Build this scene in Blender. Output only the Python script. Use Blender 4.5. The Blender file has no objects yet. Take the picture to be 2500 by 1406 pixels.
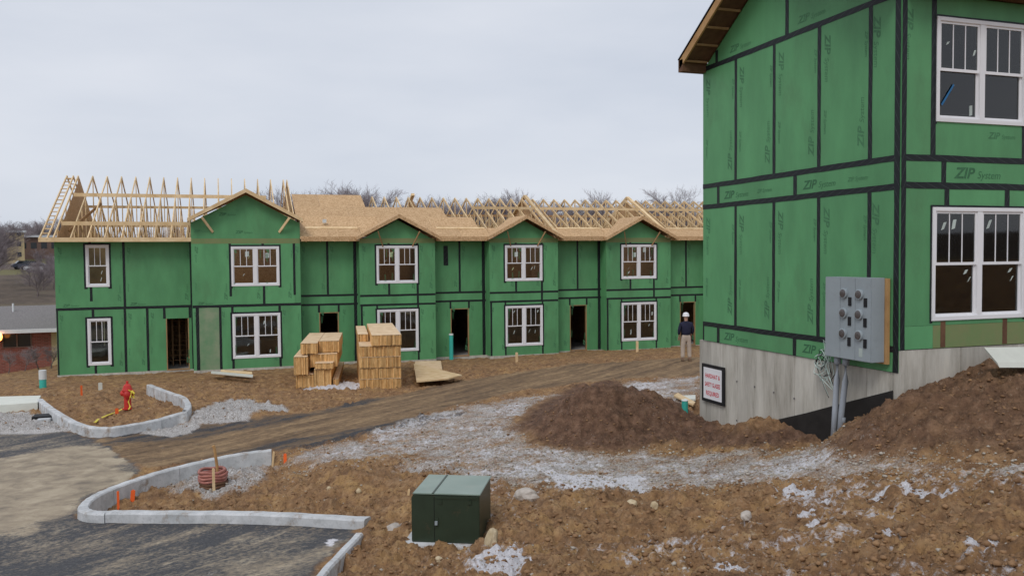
import bpy, math, random
import numpy as np
from math import sin, cos, radians, pi, atan2, hypot
from mathutils import Matrix, Vector, Quaternion
random.seed(7); rng = np.random.default_rng(7)
sc = bpy.context.scene
col = sc.collection

# ------------------------------------------------------------------ camera
FPX = 2050.0; PSI = radians(18.7); PIT = radians(2.18); ROL = radians(0.5); CZ = 4.7
RM = Matrix.Rotation(-PSI, 3, 'Z') @ Matrix.Rotation(pi/2 - PIT, 3, 'X') @ Matrix.Rotation(-ROL, 3, 'Z')
cd = bpy.data.cameras.new('camera'); cam = bpy.data.objects.new('camera', cd); col.objects.link(cam)
cam.matrix_world = Matrix.Translation((0, 0, CZ)) @ RM.to_4x4()
cd.sensor_width = 36.0; cd.lens = 36.0 * FPX / 2500.0; cd.clip_start = 0.1; cd.clip_end = 3000
sc.camera = cam

# ------------------------------------------------------------------ world, sun, exposure
SUN_EL = radians(48); SUN_AZ = radians(-140)         # azimuth clockwise from +Y
w = bpy.data.worlds.new('World'); sc.world = w; w.use_nodes = True
nt = w.node_tree; nt.nodes.clear()
N = nt.nodes.new; L = nt.links.new
out = N('ShaderNodeOutputWorld'); mixs = N('ShaderNodeMixShader')
sky = N('ShaderNodeTexSky'); sky.sky_type = 'NISHITA'; sky.sun_disc = False
sky.sun_elevation = SUN_EL; sky.sun_rotation = SUN_AZ
bg1 = N('ShaderNodeBackground'); bg1.inputs[1].default_value = 0.10; L(sky.outputs[0], bg1.inputs[0])
bg2 = N('ShaderNodeBackground'); bg2.inputs[1].default_value = 1.0
tc = N('ShaderNodeTexCoord'); mp = N('ShaderNodeMapping'); mp.inputs['Scale'].default_value = (1.3, 1.3, 4.5)
L(tc.outputs['Generated'], mp.inputs[0])
nz = N('ShaderNodeTexNoise'); nz.inputs['Scale'].default_value = 1.6; nz.inputs['Detail'].default_value = 5; nz.inputs['Roughness'].default_value = .5
L(mp.outputs[0], nz.inputs['Vector'])
cr = N('ShaderNodeValToRGB'); cr.color_ramp.elements[0].position = .3; cr.color_ramp.elements[1].position = .7
cr.color_ramp.elements[0].color = (.60, .65, .745, 1); cr.color_ramp.elements[1].color = (.76, .79, .86, 1)
L(nz.outputs['Fac'], cr.inputs[0])
L(cr.outputs[0], bg2.inputs[0]); mixs.inputs[0].default_value = .94
L(bg1.outputs[0], mixs.inputs[1]); L(bg2.outputs[0], mixs.inputs[2]); L(mixs.outputs[0], out.inputs[0])
sd = bpy.data.lights.new('sun', 'SUN'); sd.energy = 1.25; sd.angle = radians(20); sd.color = (1, .96, .92)
so = bpy.data.objects.new('sun', sd); col.objects.link(so)
sdir = Vector((sin(SUN_AZ)*cos(SUN_EL), cos(SUN_AZ)*cos(SUN_EL), sin(SUN_EL)))
so.rotation_euler = sdir.to_track_quat('Z', 'Y').to_euler(); so.location = (-20, -20, 40)
sc.view_settings.view_transform = 'Standard'; sc.view_settings.look = 'None'
sc.view_settings.exposure = 0.0; sc.view_settings.gamma = 1.0; sc.view_settings.use_curve_mapping = False
sc.render.engine = 'CYCLES'

# ------------------------------------------------------------------ photo measuring
def ray(px, py):
    return RM @ Vector(((px-1250)/FPX, -(py-703)/FPX, -1.0))
def P(px, py, X=None, Y=None, Z=None):
    d = ray(px, py)
    t = X/d.x if X is not None else Y/d.y if Y is not None else (Z-CZ)/d.z
    return Vector((0, 0, CZ)) + d*t

# ------------------------------------------------------------------ materials
MATS = {}
def pm(name, c, var=.15, scale=4, rough=.75, bump=.15, bscale=40, c2=None, stretch=(1, 1, 1), metal=0, rnd=.12, spec=.3, kind='noise'):
    m = bpy.data.materials.new(name); m.use_nodes = True; t = m.node_tree; t.nodes.clear()
    n = t.nodes.new; l = t.links.new
    o = n('ShaderNodeOutputMaterial'); b = n('ShaderNodeBsdfPrincipled'); l(b.outputs[0], o.inputs[0])
    b.inputs['Roughness'].default_value = rough; b.inputs['Metallic'].default_value = metal
    b.inputs['Specular IOR Level'].default_value = spec
    tcx = n('ShaderNodeTexCoord'); oi = n('ShaderNodeObjectInfo')
    vm = n('ShaderNodeVectorMath'); vm.operation = 'SCALE'; vm.inputs[0].default_value = (17.3, 9.1, 23.7)
    l(oi.outputs['Random'], vm.inputs['Scale'])
    va = n('ShaderNodeVectorMath'); va.operation = 'ADD'; l(tcx.outputs['Object'], va.inputs[0]); l(vm.outputs[0], va.inputs[1])
    mpp = n('ShaderNodeMapping'); mpp.inputs['Scale'].default_value = stretch; l(va.outputs[0], mpp.inputs[0])
    if kind == 'osb':
        tx = n('ShaderNodeTexVoronoi'); tx.inputs['Scale'].default_value = scale
        l(mpp.outputs[0], tx.inputs['Vector'])
        sp = n('ShaderNodeSeparateColor'); l(tx.outputs['Color'], sp.inputs[0]); fac = sp.outputs[0]
    else:
        tx = n('ShaderNodeTexNoise'); tx.inputs['Scale'].default_value = scale; tx.inputs['Detail'].default_value = 8
        tx.inputs['Roughness'].default_value = .6; l(mpp.outputs[0], tx.inputs['Vector']); fac = tx.outputs['Fac']
    r = n('ShaderNodeValToRGB'); l(fac, r.inputs[0])
    if c2 is None: c2 = tuple(min(1, x*(1+var)) for x in c); c1 = tuple(x*(1-var) for x in c)
    else: c1 = c
    r.color_ramp.elements[0].color = (*c1, 1); r.color_ramp.elements[1].color = (*c2, 1)
    if kind != 'osb': r.color_ramp.elements[0].position = .33; r.color_ramp.elements[1].position = .67
    hs = n('ShaderNodeHueSaturation'); l(r.outputs[0], hs.inputs['Color'])
    mr = n('ShaderNodeMapRange'); mr.inputs['To Min'].default_value = 1-rnd; mr.inputs['To Max'].default_value = 1+rnd
    l(oi.outputs['Random'], mr.inputs[0]); l(mr.outputs[0], hs.inputs['Value'])
    l(hs.outputs[0], b.inputs['Base Color'])
    if bump:
        nb = n('ShaderNodeTexNoise'); nb.inputs['Scale'].default_value = bscale; nb.inputs['Detail'].default_value = 4
        l(mpp.outputs[0], nb.inputs['Vector'])
        bp = n('ShaderNodeBump'); bp.inputs['Strength'].default_value = bump; bp.inputs['Distance'].default_value = .01
        l(nb.outputs['Fac'], bp.inputs['Height']); l(bp.outputs[0], b.inputs['Normal'])
    MATS[name] = m; return m
pm('green_sheathing', (.100, .302, .130), var=.13, scale=1.6, rough=.55, bump=.12, bscale=60, rnd=.07, stretch=(1, 1, .35), spec=.35)
pm('weathered_sheathing', (.13, .27, .14), c2=(.25, .31, .20), scale=2, rough=.7, rnd=.03)
pm('khaki_sheathing', (.17, .25, .10), c2=(.22, .235, .11), scale=2.5, rough=.7, rnd=.03)
pm('print_ink', (.045, .15, .07), var=.2, rough=.6, rnd=.05, bump=0)
pm('print_ink_faint', (.064, .195, .091), var=.2, rough=.6, rnd=.05, bump=0)
pm('osb', (.40, .24, .115), c2=(.64, .44, .25), scale=22, rough=.8, kind='osb', rnd=.07, bump=.2)
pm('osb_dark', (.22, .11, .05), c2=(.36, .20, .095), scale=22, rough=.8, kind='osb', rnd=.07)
pm('pine', (.62, .43, .22), c2=(.80, .62, .38), scale=3, rough=.7, stretch=(1, 1, 1), rnd=.14)
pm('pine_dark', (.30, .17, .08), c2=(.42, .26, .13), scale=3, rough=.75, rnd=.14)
pm('lumber_end', (.52, .29, .10), c2=(.76, .49, .22), scale=5, rough=.75, rnd=.24)
pm('lumber_top', (.62, .43, .25), c2=(.78, .60, .40), scale=3, rough=.75, rnd=.1)
pm('fascia_wood', (.40, .22, .09), c2=(.56, .34, .15), scale=3, rough=.7, rnd=.1)
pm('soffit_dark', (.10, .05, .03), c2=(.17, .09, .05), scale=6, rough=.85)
pm('concrete', (.42, .40, .355), c2=(.58, .56, .50), scale=1.6, rough=.85, stretch=(1, 1, .22), rnd=.07, bscale=30)
pm('concrete_core', (.16, .155, .15), var=.2, scale=3, rough=.9)
pm('kerb_concrete', (.44, .455, .46), c2=(.64, .65, .66), scale=3, rough=.85, rnd=.06, bscale=60)
pm('dampproofing', (.018, .016, .015), var=.3, scale=4, rough=.6)
pm('vinyl', (.78, .78, .80), var=.03, scale=2, rough=.35, bump=0, rnd=.02)
pm('sticker', (.46, .53, .50), var=.06, rough=.6, bump=0)
pm('sticker_yellow', (.45, .52, .30), var=.06, rough=.6, bump=0)
pm('blue_streak', (.02, .13, .30), var=.1, rough=.5, bump=0)
pm('black', (.012, .012, .014), var=.2, rough=.6, bump=0)
pm('shingle', (.16, .15, .15), c2=(.25, .235, .23), scale=14, rough=.95, rnd=.03)
pm('house_trim', (.72, .73, .75), var=.05, rough=.5, rnd=.02)
pm('mortar', (.30, .22, .19), var=.15, rough=.9)
pm('brick', (.25, .072, .05), c2=(.33, .11, .08), scale=3, rough=.9, rnd=.15)
def brick_mat():
    m = MATS['brickwork']; t = m.node_tree; n = t.nodes.new; l = t.links.new; b = next(x for x in t.nodes if x.type == 'BSDF_PRINCIPLED')
    g = n('ShaderNodeNewGeometry'); mp_ = n('ShaderNodeMapping'); mp_.inputs['Rotation'].default_value = (pi/2, 0, 0); l(g.outputs['Position'], mp_.inputs[0])
    q = n('ShaderNodeTexBrick'); q.inputs['Scale'].default_value = 1; q.inputs['Brick Width'].default_value = .215; q.inputs['Row Height'].default_value = .076; q.inputs['Mortar Size'].default_value = .008
    q.inputs['Color1'].default_value = (.20, .06, .045, 1); q.inputs['Color2'].default_value = (.31, .10, .075, 1); q.inputs['Mortar'].default_value = (.26, .17, .14, 1)
    l(mp_.outputs[0], q.inputs['Vector']); l(q.outputs[0], b.inputs['Base Color'])
pm('brickwork', (.25, .08, .06), rough=.9); brick_mat()
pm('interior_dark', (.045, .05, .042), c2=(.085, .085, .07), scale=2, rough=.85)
pm('utility_green', (.026, .042, .026), var=.15, scale=3, rough=.38, bump=.05, rnd=.02, spec=.5)
pm('utility_lid', (.19, .26, .215), c2=(.25, .32, .27), scale=2, rough=.32, bump=.05, rnd=.02, spec=.6)
pm('meter_grey', (.30, .345, .37), var=.07, scale=1.5, rough=.45, bump=.03, rnd=.03, spec=.5)
pm('meter_glass', (.085, .072, .070), var=.2, scale=20, rough=.25, bump=0, rnd=.1, spec=.6)
pm('pvc_grey', (.30, .33, .37), var=.06, rough=.5, bump=.03)
pm('hydrant_red', (.48, .03, .025), c2=(.60, .05, .04), scale=6, rough=.4, bump=.08)
pm('caution_yellow', (.72, .60, .08), var=.1, rough=.5, bump=0)
pm('orange_paint', (.85, .14, .03), var=.08, rough=.6, bump=0)
pm('orange_pipe', (.30, .10, .08), c2=(.46, .20, .16), scale=8, rough=.5, bump=.1)
pm('teal_pipe', (.05, .42, .35), var=.06, rough=.4, bump=0)
pm('white_pipe', (.70, .74, .74), var=.04, rough=.4, bump=0)
pm('white_board', (.66, .67, .60), var=.05, rough=.6)
pm('red_print', (.55, .02, .04), var=.05, rough=.5, bump=0)
pm('wire_white', (.55, .66, .62), var=.1, rough=.4, bump=0)
pm('rock', (.42, .33, .20), c2=(.60, .50, .34), scale=9, rough=.9, bump=.4)
pm('rock_grey', (.36, .32, .28), c2=(.52, .47, .42), scale=9, rough=.9, bump=.4)
pm('bark', (.13, .105, .10), c2=(.20, .165, .155), scale=3, rough=.95, bump=0)
pm('twigs', (.23, .19, .20), c2=(.31, .27, .275), scale=.8, rough=.95, bump=0, rnd=.2)  # colour lifted to imitate haze over the distant crowns
pm('tan_wall', (.50, .40, .23), var=.08, rough=.8)
pm('brown_wall', (.17, .11, .09), var=.1, rough=.8)
pm('roof_pale', (.55, .57, .60), var=.05, rough=.6)
pm('car_white', (.70, .72, .75), var=.03, rough=.25, bump=0, spec=.6)
pm('car_dark', (.06, .065, .09), var=.1, rough=.25, bump=0, spec=.6)
pm('dark_glass', (.02, .025, .03), var=.1, rough=.12, bump=0, spec=.6)
pm('rubber', (.02, .02, .02), var=.1, rough=.8, bump=0)
pm('skin', (.45, .27, .20), var=.05, rough=.5, bump=0)
pm('navy_cloth', (.020, .022, .048), var=.2, scale=8, rough=.9)
pm('khaki_cloth', (.50, .42, .35), var=.08, scale=6, rough=.9)
pm('boot', (.22, .15, .10), var=.2, rough=.8)
pm('slab', (.30, .29, .27), var=.1, rough=.9)

def glass_mat(name, tint, gl=.10):
    m = bpy.data.materials.new(name); m.use_nodes = True; t = m.node_tree; t.nodes.clear(); n = t.nodes.new; l = t.links.new
    o = n('ShaderNodeOutputMaterial'); mx = n('ShaderNodeMixShader'); tr = n('ShaderNodeBsdfTransparent'); g = n('ShaderNodeBsdfGlossy')
    g.inputs['Roughness'].default_value = .03; tr.inputs[0].default_value = (*tint, 1)
    fr = n('ShaderNodeFresnel'); fr.inputs[0].default_value = 1.5; ad = n('ShaderNodeMath'); ad.operation = 'ADD'; ad.inputs[1].default_value = gl
    l(fr.outputs[0], ad.inputs[0]); l(ad.outputs[0], mx.inputs[0]); l(tr.outputs[0], mx.inputs[1]); l(g.outputs[0], mx.inputs[2]); l(mx.outputs[0], o.inputs[0])
    MATS[name] = m
def concrete_streaks():
    m = MATS['concrete']; t = m.node_tree; n = t.nodes.new; l = t.links.new; b = next(x for x in t.nodes if x.type == 'BSDF_PRINCIPLED')
    src = b.inputs['Base Color'].links[0].from_socket
    g = n('ShaderNodeNewGeometry'); mp_ = n('ShaderNodeMapping'); mp_.inputs['Scale'].default_value = (3.2, 3.2, .5); l(g.outputs['Position'], mp_.inputs[0])
    q = n('ShaderNodeTexNoise'); q.inputs['Scale'].default_value = 1.3; q.inputs['Detail'].default_value = 9; q.inputs['Roughness'].default_value = .72; l(mp_.outputs[0], q.inputs['Vector'])
    r_ = n('ShaderNodeValToRGB'); l(q.outputs['Fac'], r_.inputs[0]); e = r_.color_ramp.elements; e[0].position = .30; e[0].color = (.52, .51, .49, 1); e[1].position = .56; e[1].color = (1, 1, 1, 1)
    k = e.new(.43); k.color = (.82, .81, .79, 1); k2 = e.new(.72); k2.color = (1.12, 1.11, 1.08, 1)
    mu = n('ShaderNodeMix'); mu.data_type = 'RGBA'; mu.blend_type = 'MULTIPLY'; mu.inputs[0].default_value = 1; l(src, mu.inputs[6]); l(r_.outputs[0], mu.inputs[7]); l(mu.outputs[2], b.inputs['Base Color'])
concrete_streaks()
def add_dirt(name, colour, lo, hi, scale, amount=1.0, stretch=(1, 1, 1)):
    m = MATS[name]; t = m.node_tree; n = t.nodes.new; l = t.links.new; b = next(x for x in t.nodes if x.type == 'BSDF_PRINCIPLED')
    src = b.inputs['Base Color'].links[0].from_socket; g = n('ShaderNodeNewGeometry'); mp_ = n('ShaderNodeMapping'); mp_.inputs['Scale'].default_value = stretch; l(g.outputs['Position'], mp_.inputs[0])
    q = n('ShaderNodeTexNoise'); q.inputs['Scale'].default_value = scale; q.inputs['Detail'].default_value = 9; q.inputs['Roughness'].default_value = .72; l(mp_.outputs[0], q.inputs['Vector'])
    mr = n('ShaderNodeMapRange'); mr.inputs[1].default_value = lo; mr.inputs[2].default_value = hi; mr.inputs[4].default_value = amount; l(q.outputs['Fac'], mr.inputs[0])
    mx = n('ShaderNodeMix'); mx.data_type = 'RGBA'; l(mr.outputs[0], mx.inputs[0]); l(src, mx.inputs[6]); mx.inputs[7].default_value = (*colour, 1); l(mx.outputs[2], b.inputs['Base Color'])
add_dirt('kerb_concrete', (.24, .16, .095), .54, .68, 2.6, .85)
add_dirt('kerb_concrete', (.20, .20, .20), .5, .7, 9, .45)
add_dirt('utility_green', (.13, .085, .05), .60, .74, 5, .5)
add_dirt('utility_lid', (.30, .27, .22), .56, .74, 4, .5)
add_dirt('green_sheathing', (.085, .185, .085), .52, .75, .9, .55, (1, 1, .5))
add_dirt('osb', (.30, .19, .10), .56, .75, 1.2, .5)
add_dirt('meter_grey', (.20, .20, .19), .55, .75, 4, .4)
glass_mat('window_glass', (.86, .90, .88), .035)
def tape_mat():
    m = bpy.data.materials.new('seam_tape'); m.use_nodes = True; t = m.node_tree; b = t.nodes['Principled BSDF']; n = t.nodes.new; l = t.links.new
    b.inputs['Roughness'].default_value = .5; b.inputs['Specular IOR Level'].default_value = .3
    uv = n('ShaderNodeUVMap'); s = n('ShaderNodeSeparateXYZ'); l(uv.outputs[0], s.inputs[0])
    sk = n('ShaderNodeMath'); sk.operation = 'MULTIPLY_ADD'; l(s.outputs[1], sk.inputs[0]); sk.inputs[1].default_value = .25; l(s.outputs[0], sk.inputs[2])
    d = n('ShaderNodeMath'); d.operation = 'MULTIPLY'; d.inputs[1].default_value = 4.2; l(sk.outputs[0], d.inputs[0])
    f = n('ShaderNodeMath'); f.operation = 'FRACT'; l(d.outputs[0], f.inputs[0])
    lt = n('ShaderNodeMath'); lt.operation = 'LESS_THAN'; lt.inputs[1].default_value = .05; l(f.outputs[0], lt.inputs[0])
    nn = n('ShaderNodeTexNoise'); nn.inputs['Scale'].default_value = 7
    mu = n('ShaderNodeMath'); mu.operation = 'MULTIPLY'; l(lt.outputs[0], mu.inputs[0]); l(nn.outputs['Fac'], mu.inputs[1])
    mx = n('ShaderNodeMix'); mx.data_type = 'RGBA'; l(mu.outputs[0], mx.inputs[0]); mx.inputs[6].default_value = (.010, .014, .016, 1); mx.inputs[7].default_value = (.12, .14, .145, 1)
    l(mx.outputs[2], b.inputs['Base Color']); MATS['seam_tape'] = m
tape_mat()

# ------------------------------------------------------------------ object helpers
def put(o, parent=None):
    col.objects.link(o)
    if parent is not None: o.parent = parent
    return o
def tag(o, label=None, cat=None, group=None, kind=None):
    if label: o['label'] = label
    if cat: o['category'] = cat
    if group: o['group'] = group
    if kind: o['kind'] = kind
    return o
def empty(name, loc=(0, 0, 0), rz=0):
    o = bpy.data.objects.new(name, None); o.location = loc; o.rotation_euler = (0, 0, rz); o.empty_display_size = .2
    return put(o)
def wloc(p):
    v = Vector((0, 0, 0))
    while p is not None: v += p.location; p = p.parent
    return v
class MB:
    def __init__(s): s.v = []; s.f = []; s.uv = None
    def quad(s, a, b, c, d):
        k = len(s.v); s.v += [tuple(a), tuple(b), tuple(c), tuple(d)]; s.f.append((k, k+1, k+2, k+3)); return s
    def box(s, x0, x1, y0, y1, z0, z1):
        k = len(s.v)
        s.v += [(x0, y0, z0), (x1, y0, z0), (x1, y1, z0), (x0, y1, z0), (x0, y0, z1), (x1, y0, z1), (x1, y1, z1), (x0, y1, z1)]
        s.f += [(k, k+3, k+2, k+1), (k+4, k+5, k+6, k+7), (k, k+1, k+5, k+4), (k+1, k+2, k+6, k+5), (k+2, k+3, k+7, k+6), (k+3, k, k+4, k+7)]
        return s
    def prism(s, pts, off):                       # polygon (3-D points) extruded by vector
        k = len(s.v); n = len(pts); off = Vector(off)
        s.v += [tuple(p) for p in pts] + [tuple(Vector(p)+off) for p in pts]
        s.f.append(tuple(range(k, k+n))); s.f.append(tuple(range(k+2*n-1, k+n-1, -1)))
        for i in range(n): j = (i+1) % n; s.f.append((k+j, k+i, k+n+i, k+n+j))
        return s
    def bar(s, a, b, wd, th, up=(0, 0, 1)):        # rectangular bar from a to b; wd along 'side', th along up-ish
        a = Vector(a); b = Vector(b); d = (b-a).normalized(); sd_ = d.cross(Vector(up))
        if sd_.length < 1e-4: sd_ = d.cross(Vector((1, 0, 0)))
        sd_.normalize(); u = sd_.cross(d).normalized(); sx = sd_*wd/2; ux = u*th/2
        return s.prism([a-sx-ux, a+sx-ux, a+sx+ux, a-sx+ux], b-a)
    def tube(s, pts, rad, n=8, cap=True):
        pts = [Vector(p) for p in pts]; k0 = len(s.v)
        if not hasattr(rad, '__len__'): rad = [rad]*len(pts)
        for i, p in enumerate(pts):
            d = (pts[min(i+1, len(pts)-1)]-pts[max(i-1, 0)])
            d = d.normalized() if d.length > 1e-9 else Vector((0, 0, 1))
            a = d.cross(Vector((0, 0, 1)))
            if a.length < .05: a = d.cross(Vector((1, 0, 0)))
            a.normalize(); b = d.cross(a)
            for j in range(n):
                t = 2*pi*j/n; s.v.append(tuple(p+(a*cos(t)+b*sin(t))*rad[i]))
        for i in range(len(pts)-1):
            for j in range(n):
                q = (j+1) % n; s.f.append((k0+i*n+j, k0+i*n+q, k0+(i+1)*n+q, k0+(i+1)*n+j))
        if cap:
            s.f.append(tuple(range(k0, k0+n))); s.f.append(tuple(k0+(len(pts)-1)*n+j for j in range(n-1, -1, -1)))
        return s
    def lathe(s, prof, c=(0, 0, 0), n=24, axis='z'):
        k0 = len(s.v); c = Vector(c)
        for r, h in prof:
            for j in range(n):
                t = 2*pi*j/n
                p = {'z': (r*cos(t), r*sin(t), h), 'x': (h, r*cos(t), r*sin(t)), 'y': (r*cos(t), h, r*sin(t))}[axis]
                s.v.append(tuple(c+Vector(p)))
        for i in range(len(prof)-1):
            for j in range(n):
                q = (j+1) % n; s.f.append((k0+i*n+j, k0+i*n+q, k0+(i+1)*n+q, k0+(i+1)*n+j))
        s.f.append(tuple(range(k0, k0+n))); s.f.append(tuple(k0+(len(prof)-1)*n+j for j in range(n-1, -1, -1)))
        return s
    def mesh(s, name, off=(0, 0, 0)):
        me = bpy.data.meshes.new(name); ox, oy, oz = off
        me.from_pydata([(x-ox, y-oy, z-oz) for x, y, z in s.v], [], s.f)
        if s.uv:
            u = me.uv_layers.new(name='UVMap')
            for lp in me.loops: u.data[lp.index].uv = s.uv[lp.vertex_index]
        return me
    def build(s, name, mat, parent=None, world=True, smooth=False, bevel=0, recalc=True):
        me = s.mesh(name, wloc(parent) if (world and parent is not None) else (0, 0, 0))
        me.materials.append(MATS[mat] if isinstance(mat, str) else mat)
        if recalc:
            import bmesh
            bm = bmesh.new(); bm.from_mesh(me); bmesh.ops.recalc_face_normals(bm, faces=bm.faces)
            if bevel: bmesh.ops.bevel(bm, geom=bm.edges[:], offset=bevel, segments=2, affect='EDGES', clamp_overlap=True)
            bm.to_mesh(me); bm.free()
        if smooth: me.polygons.foreach_set('use_smooth', [True]*len(me.polygons))
        o = bpy.data.objects.new(name, me); return put(o, parent)
_cube = {}
def cube(name, c, size, mat, parent=None, rot=None):   # shared box mesh per size, placed by location
    key = (tuple(round(x, 4) for x in size), mat, name)
    if key not in _cube:
        a, b, d = [x/2 for x in size]; me = MB().box(-a, a, -b, b, -d, d).mesh(name); me.materials.append(MATS[mat]); _cube[key] = me
    o = bpy.data.objects.new(name, _cube[key]); put(o, parent)
    o.location = Vector(c) - (wloc(parent) if parent is not None else Vector((0, 0, 0)))
    if rot: o.rotation_euler = rot
    return o

# ------------------------------------------------------------------ noise and terrain height
def _hash(ix, iy, s):
    h = (ix.astype(np.int64)*374761393 + iy.astype(np.int64)*668265263 + s*2147483647) & 0xffffffff
    h = ((h ^ (h >> 13))*1274126177) & 0xffffffff
    return ((h ^ (h >> 16)) & 0xffff)/65535.0
def vnoise(x, y, s=0):
    x = np.asarray(x, float); y = np.asarray(y, float)
    ix = np.floor(x); iy = np.floor(y); fx = x-ix; fy = y-iy
    fx = fx*fx*fx*(fx*(fx*6-15)+10); fy = fy*fy*fy*(fy*(fy*6-15)+10)
    a = _hash(ix, iy, s); b = _hash(ix+1, iy, s); c = _hash(ix, iy+1, s); d = _hash(ix+1, iy+1, s)
    return (a*(1-fx)+b*fx)*(1-fy)+(c*(1-fx)+d*fx)*fy
def fbm(x, y, f, o=4, s=0, g=.5):
    t = 0; a = 1; n = 0
    for k in range(o):
        t = t+a*(vnoise(x*f+13.7*k, y*f-7.1*k, s+k)*2-1); n += a; a *= g; f *= 2.03
    return t/n
CT = [  # photo pixel, ground height
 (0, 1406, .3), (0, 1250, .2), (0, 1120, .1), (0, 1010, .02), (200, 1258, .25), (345, 1145, .15), (500, 1080, .1), (300, 1390, .45), (600, 1400, .7),
 (500, 1272, .4), (890, 1280, .62), (1000, 1325, .85), (1140, 1330, .92), (700, 1000, .1), (850, 990, .12), (840, 945, .08), (980, 950, .08), (663, 1112, .3), (450, 990, .1), (250, 1045, .1),
 (130, 935, 0), (350, 945, 0), (1100, 930, .15), (1250, 880, .12), (1400, 900, .3), (1550, 905, .4), (1675, 881, .55), (1400, 980, .5), (1180, 1010, .45), (950, 1060, .4), (1600, 960, .6),
 (1250, 1095, .75), (1700, 1045, .85), (1050, 1150, .78), (1500, 1140, .95), (1300, 1210, 1.1), (1250, 1280, 1.25), (1700, 1120, 1.05), (1850, 1100, 1.35), (2000, 1088, 1.6),
 (2095, 1012, 2.08), (2150, 978, 2.36), (2062, 1052, 1.80), (2250, 1000, 2.42), (2330, 890, 2.85), (2420, 870, 2.98), (2400, 940, 2.75), (2130, 1130, 1.8), (2500, 1130, 2.2), (2300, 1190, 2.0), (1250, 1406, 1.75), (1000, 1406, 1.25), (850, 1406, .85), (1550, 1300, 1.35), (1900, 1406, 2.1), (1750, 1250, 1.4), (2100, 1250, 1.8),
 (2500, 1250, 2.3), (2500, 1406, 2.6), (2200, 1406, 2.35), (800, 1180, .62), (600, 1200, .42), (350, 1225, .3)]
ctrl = [tuple(P(a, b, Z=z)) for a, b, z in CT]
ctrl += [(x, 38.2, -.02) for x in (-6.6, -2, 3, 8, 13, 18, 24, 30)] + [(x, 37.1, -.07) for x in (-6.6, -3.5, -1, 1, 3, 6, 9, 12)] + [(x, 44, -.15) for x in (-6, 0, 8, 16, 24)] + [(x, 52, -.2) for x in (-4, 8, 20)]
ctrl += [(-12, 47, -1.0), (-16, 42, -.6), (-20, 47, -1.2), (-9, 52, -1.0), (-16, 60, -1.0), (-7.6, 40, -.15), (-22, 30, 0), (-15, 20, .1), (-12, 10, .4),
         (0, 0, 3.1), (-3, 1, 2.6), (3, 1, 3.1), (0, -6, 3.3), (8, -4, 3.3), (-8, -6, 2.0), (-10, 2, 1.0), (9.7, 10.3, 2.5), (9.74, 10.8, 1.75), (9.7, 11.3, 1.5), (9.7, 12.4, 1.5), (9.7, 13.2, 1.5), (9.5, 14, 1.32), (9.5, 15.9, .86), (9.6, 18, .8),
         (11, 9.9, 2.95), (12.3, 9.9, 3.12), (12.2, 9.0, 2.98), (14.5, 9.8, 3.1), (17, 9, 3.1), (20, 8, 3.1), (12, 4, 2.9), (18, 2, 3.1), (11, 12.5, 2.1), (11, 15, 1.4), (14, 13, 2.3), (18, 13, 2.4), (20, 18, 1.5), (14, 20, .9), (26, 30, .5), (22, 24, .7), (30, 20, 1.2), (34, 40, .4)]
CT3 = np.array(ctrl, float)
def _rbf():
    A = CT3[:, :2]; n = len(A)
    D = np.sqrt(((A[:, None]-A[None])**2).sum(-1)+.3)
    M = np.zeros((n+3, n+3)); M[:n, :n] = -D; M[range(n), range(n)] -= 0.0
    M[:n, :n] -= np.eye(n)*(-.02); M[:n, n] = 1; M[:n, n+1:] = A; M[n, :n] = 1; M[n+1:, :n] = A.T
    return np.linalg.solve(M, np.r_[CT3[:, 2], 0, 0, 0])
RW = _rbf()
def sstep(e0, e1, x):
    t = np.clip((x-e0)/(e1-e0), 0, 1); return t*t*(3-2*t)
def bumpg(x, y, cx, cy, sx, sy, h, rot=0, flat=1.0):
    c, s = cos(rot), sin(rot); u = ((x-cx)*c+(y-cy)*s)/sx; v = (-(x-cx)*s+(y-cy)*c)/sy
    return h*np.exp(-((u*u+v*v)**flat))
MND = P(1470, 1010, Z=1.2); CLP = P(1850, 1040, Z=1.35); GR1 = P(570, 1008, Z=.25); GR2 = P(400, 1030, Z=.1)
def H(x, y):
    x = np.atleast_1d(np.asarray(x, float)); y = np.atleast_1d(np.asarray(y, float)); z = np.zeros(x.shape)
    n = len(CT3)
    xc = np.clip(x, -26, 40); yc = np.clip(y, -14, 64)
    for i in range(n): z -= RW[i]*np.sqrt((xc-CT3[i, 0])**2+(yc-CT3[i, 1])**2+.3)
    z += RW[n]+RW[n+1]*xc+RW[n+2]*yc
    z += bumpg(x, y, MND.x, MND.y, 1.42, 1.05, 1.12, -.30, 1.0) + bumpg(x, y, MND.x+1.35, MND.y-.45, .7, .65, .36, -.3, 1.2)+bumpg(x, y, MND.x-.55, MND.y-.45, .6, .5, .18)
    z += bumpg(x, y, CLP.x-.35, CLP.y-.25, .34, .28, .24) + bumpg(x, y, GR1.x, GR1.y, 1.3, .55, .30, -.3)+bumpg(x, y, GR1.x-1.0, GR1.y, .5, .5, .15)
    r = np.hypot(x, y); az = np.degrees(np.arctan2(x, y))
    right = sstep(1, 9, az)
    zf = (-.3 + np.clip(r-58, 0, None)*.030)*(1-right) + (0 + np.clip(r-58, 0, 80)*.085 + np.clip(r-138, 0, None)*.02)*right
    zf = np.minimum(zf, 16)
    k = sstep(50, 66, r); z = z*(1-k)+zf*k
    return z
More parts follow.
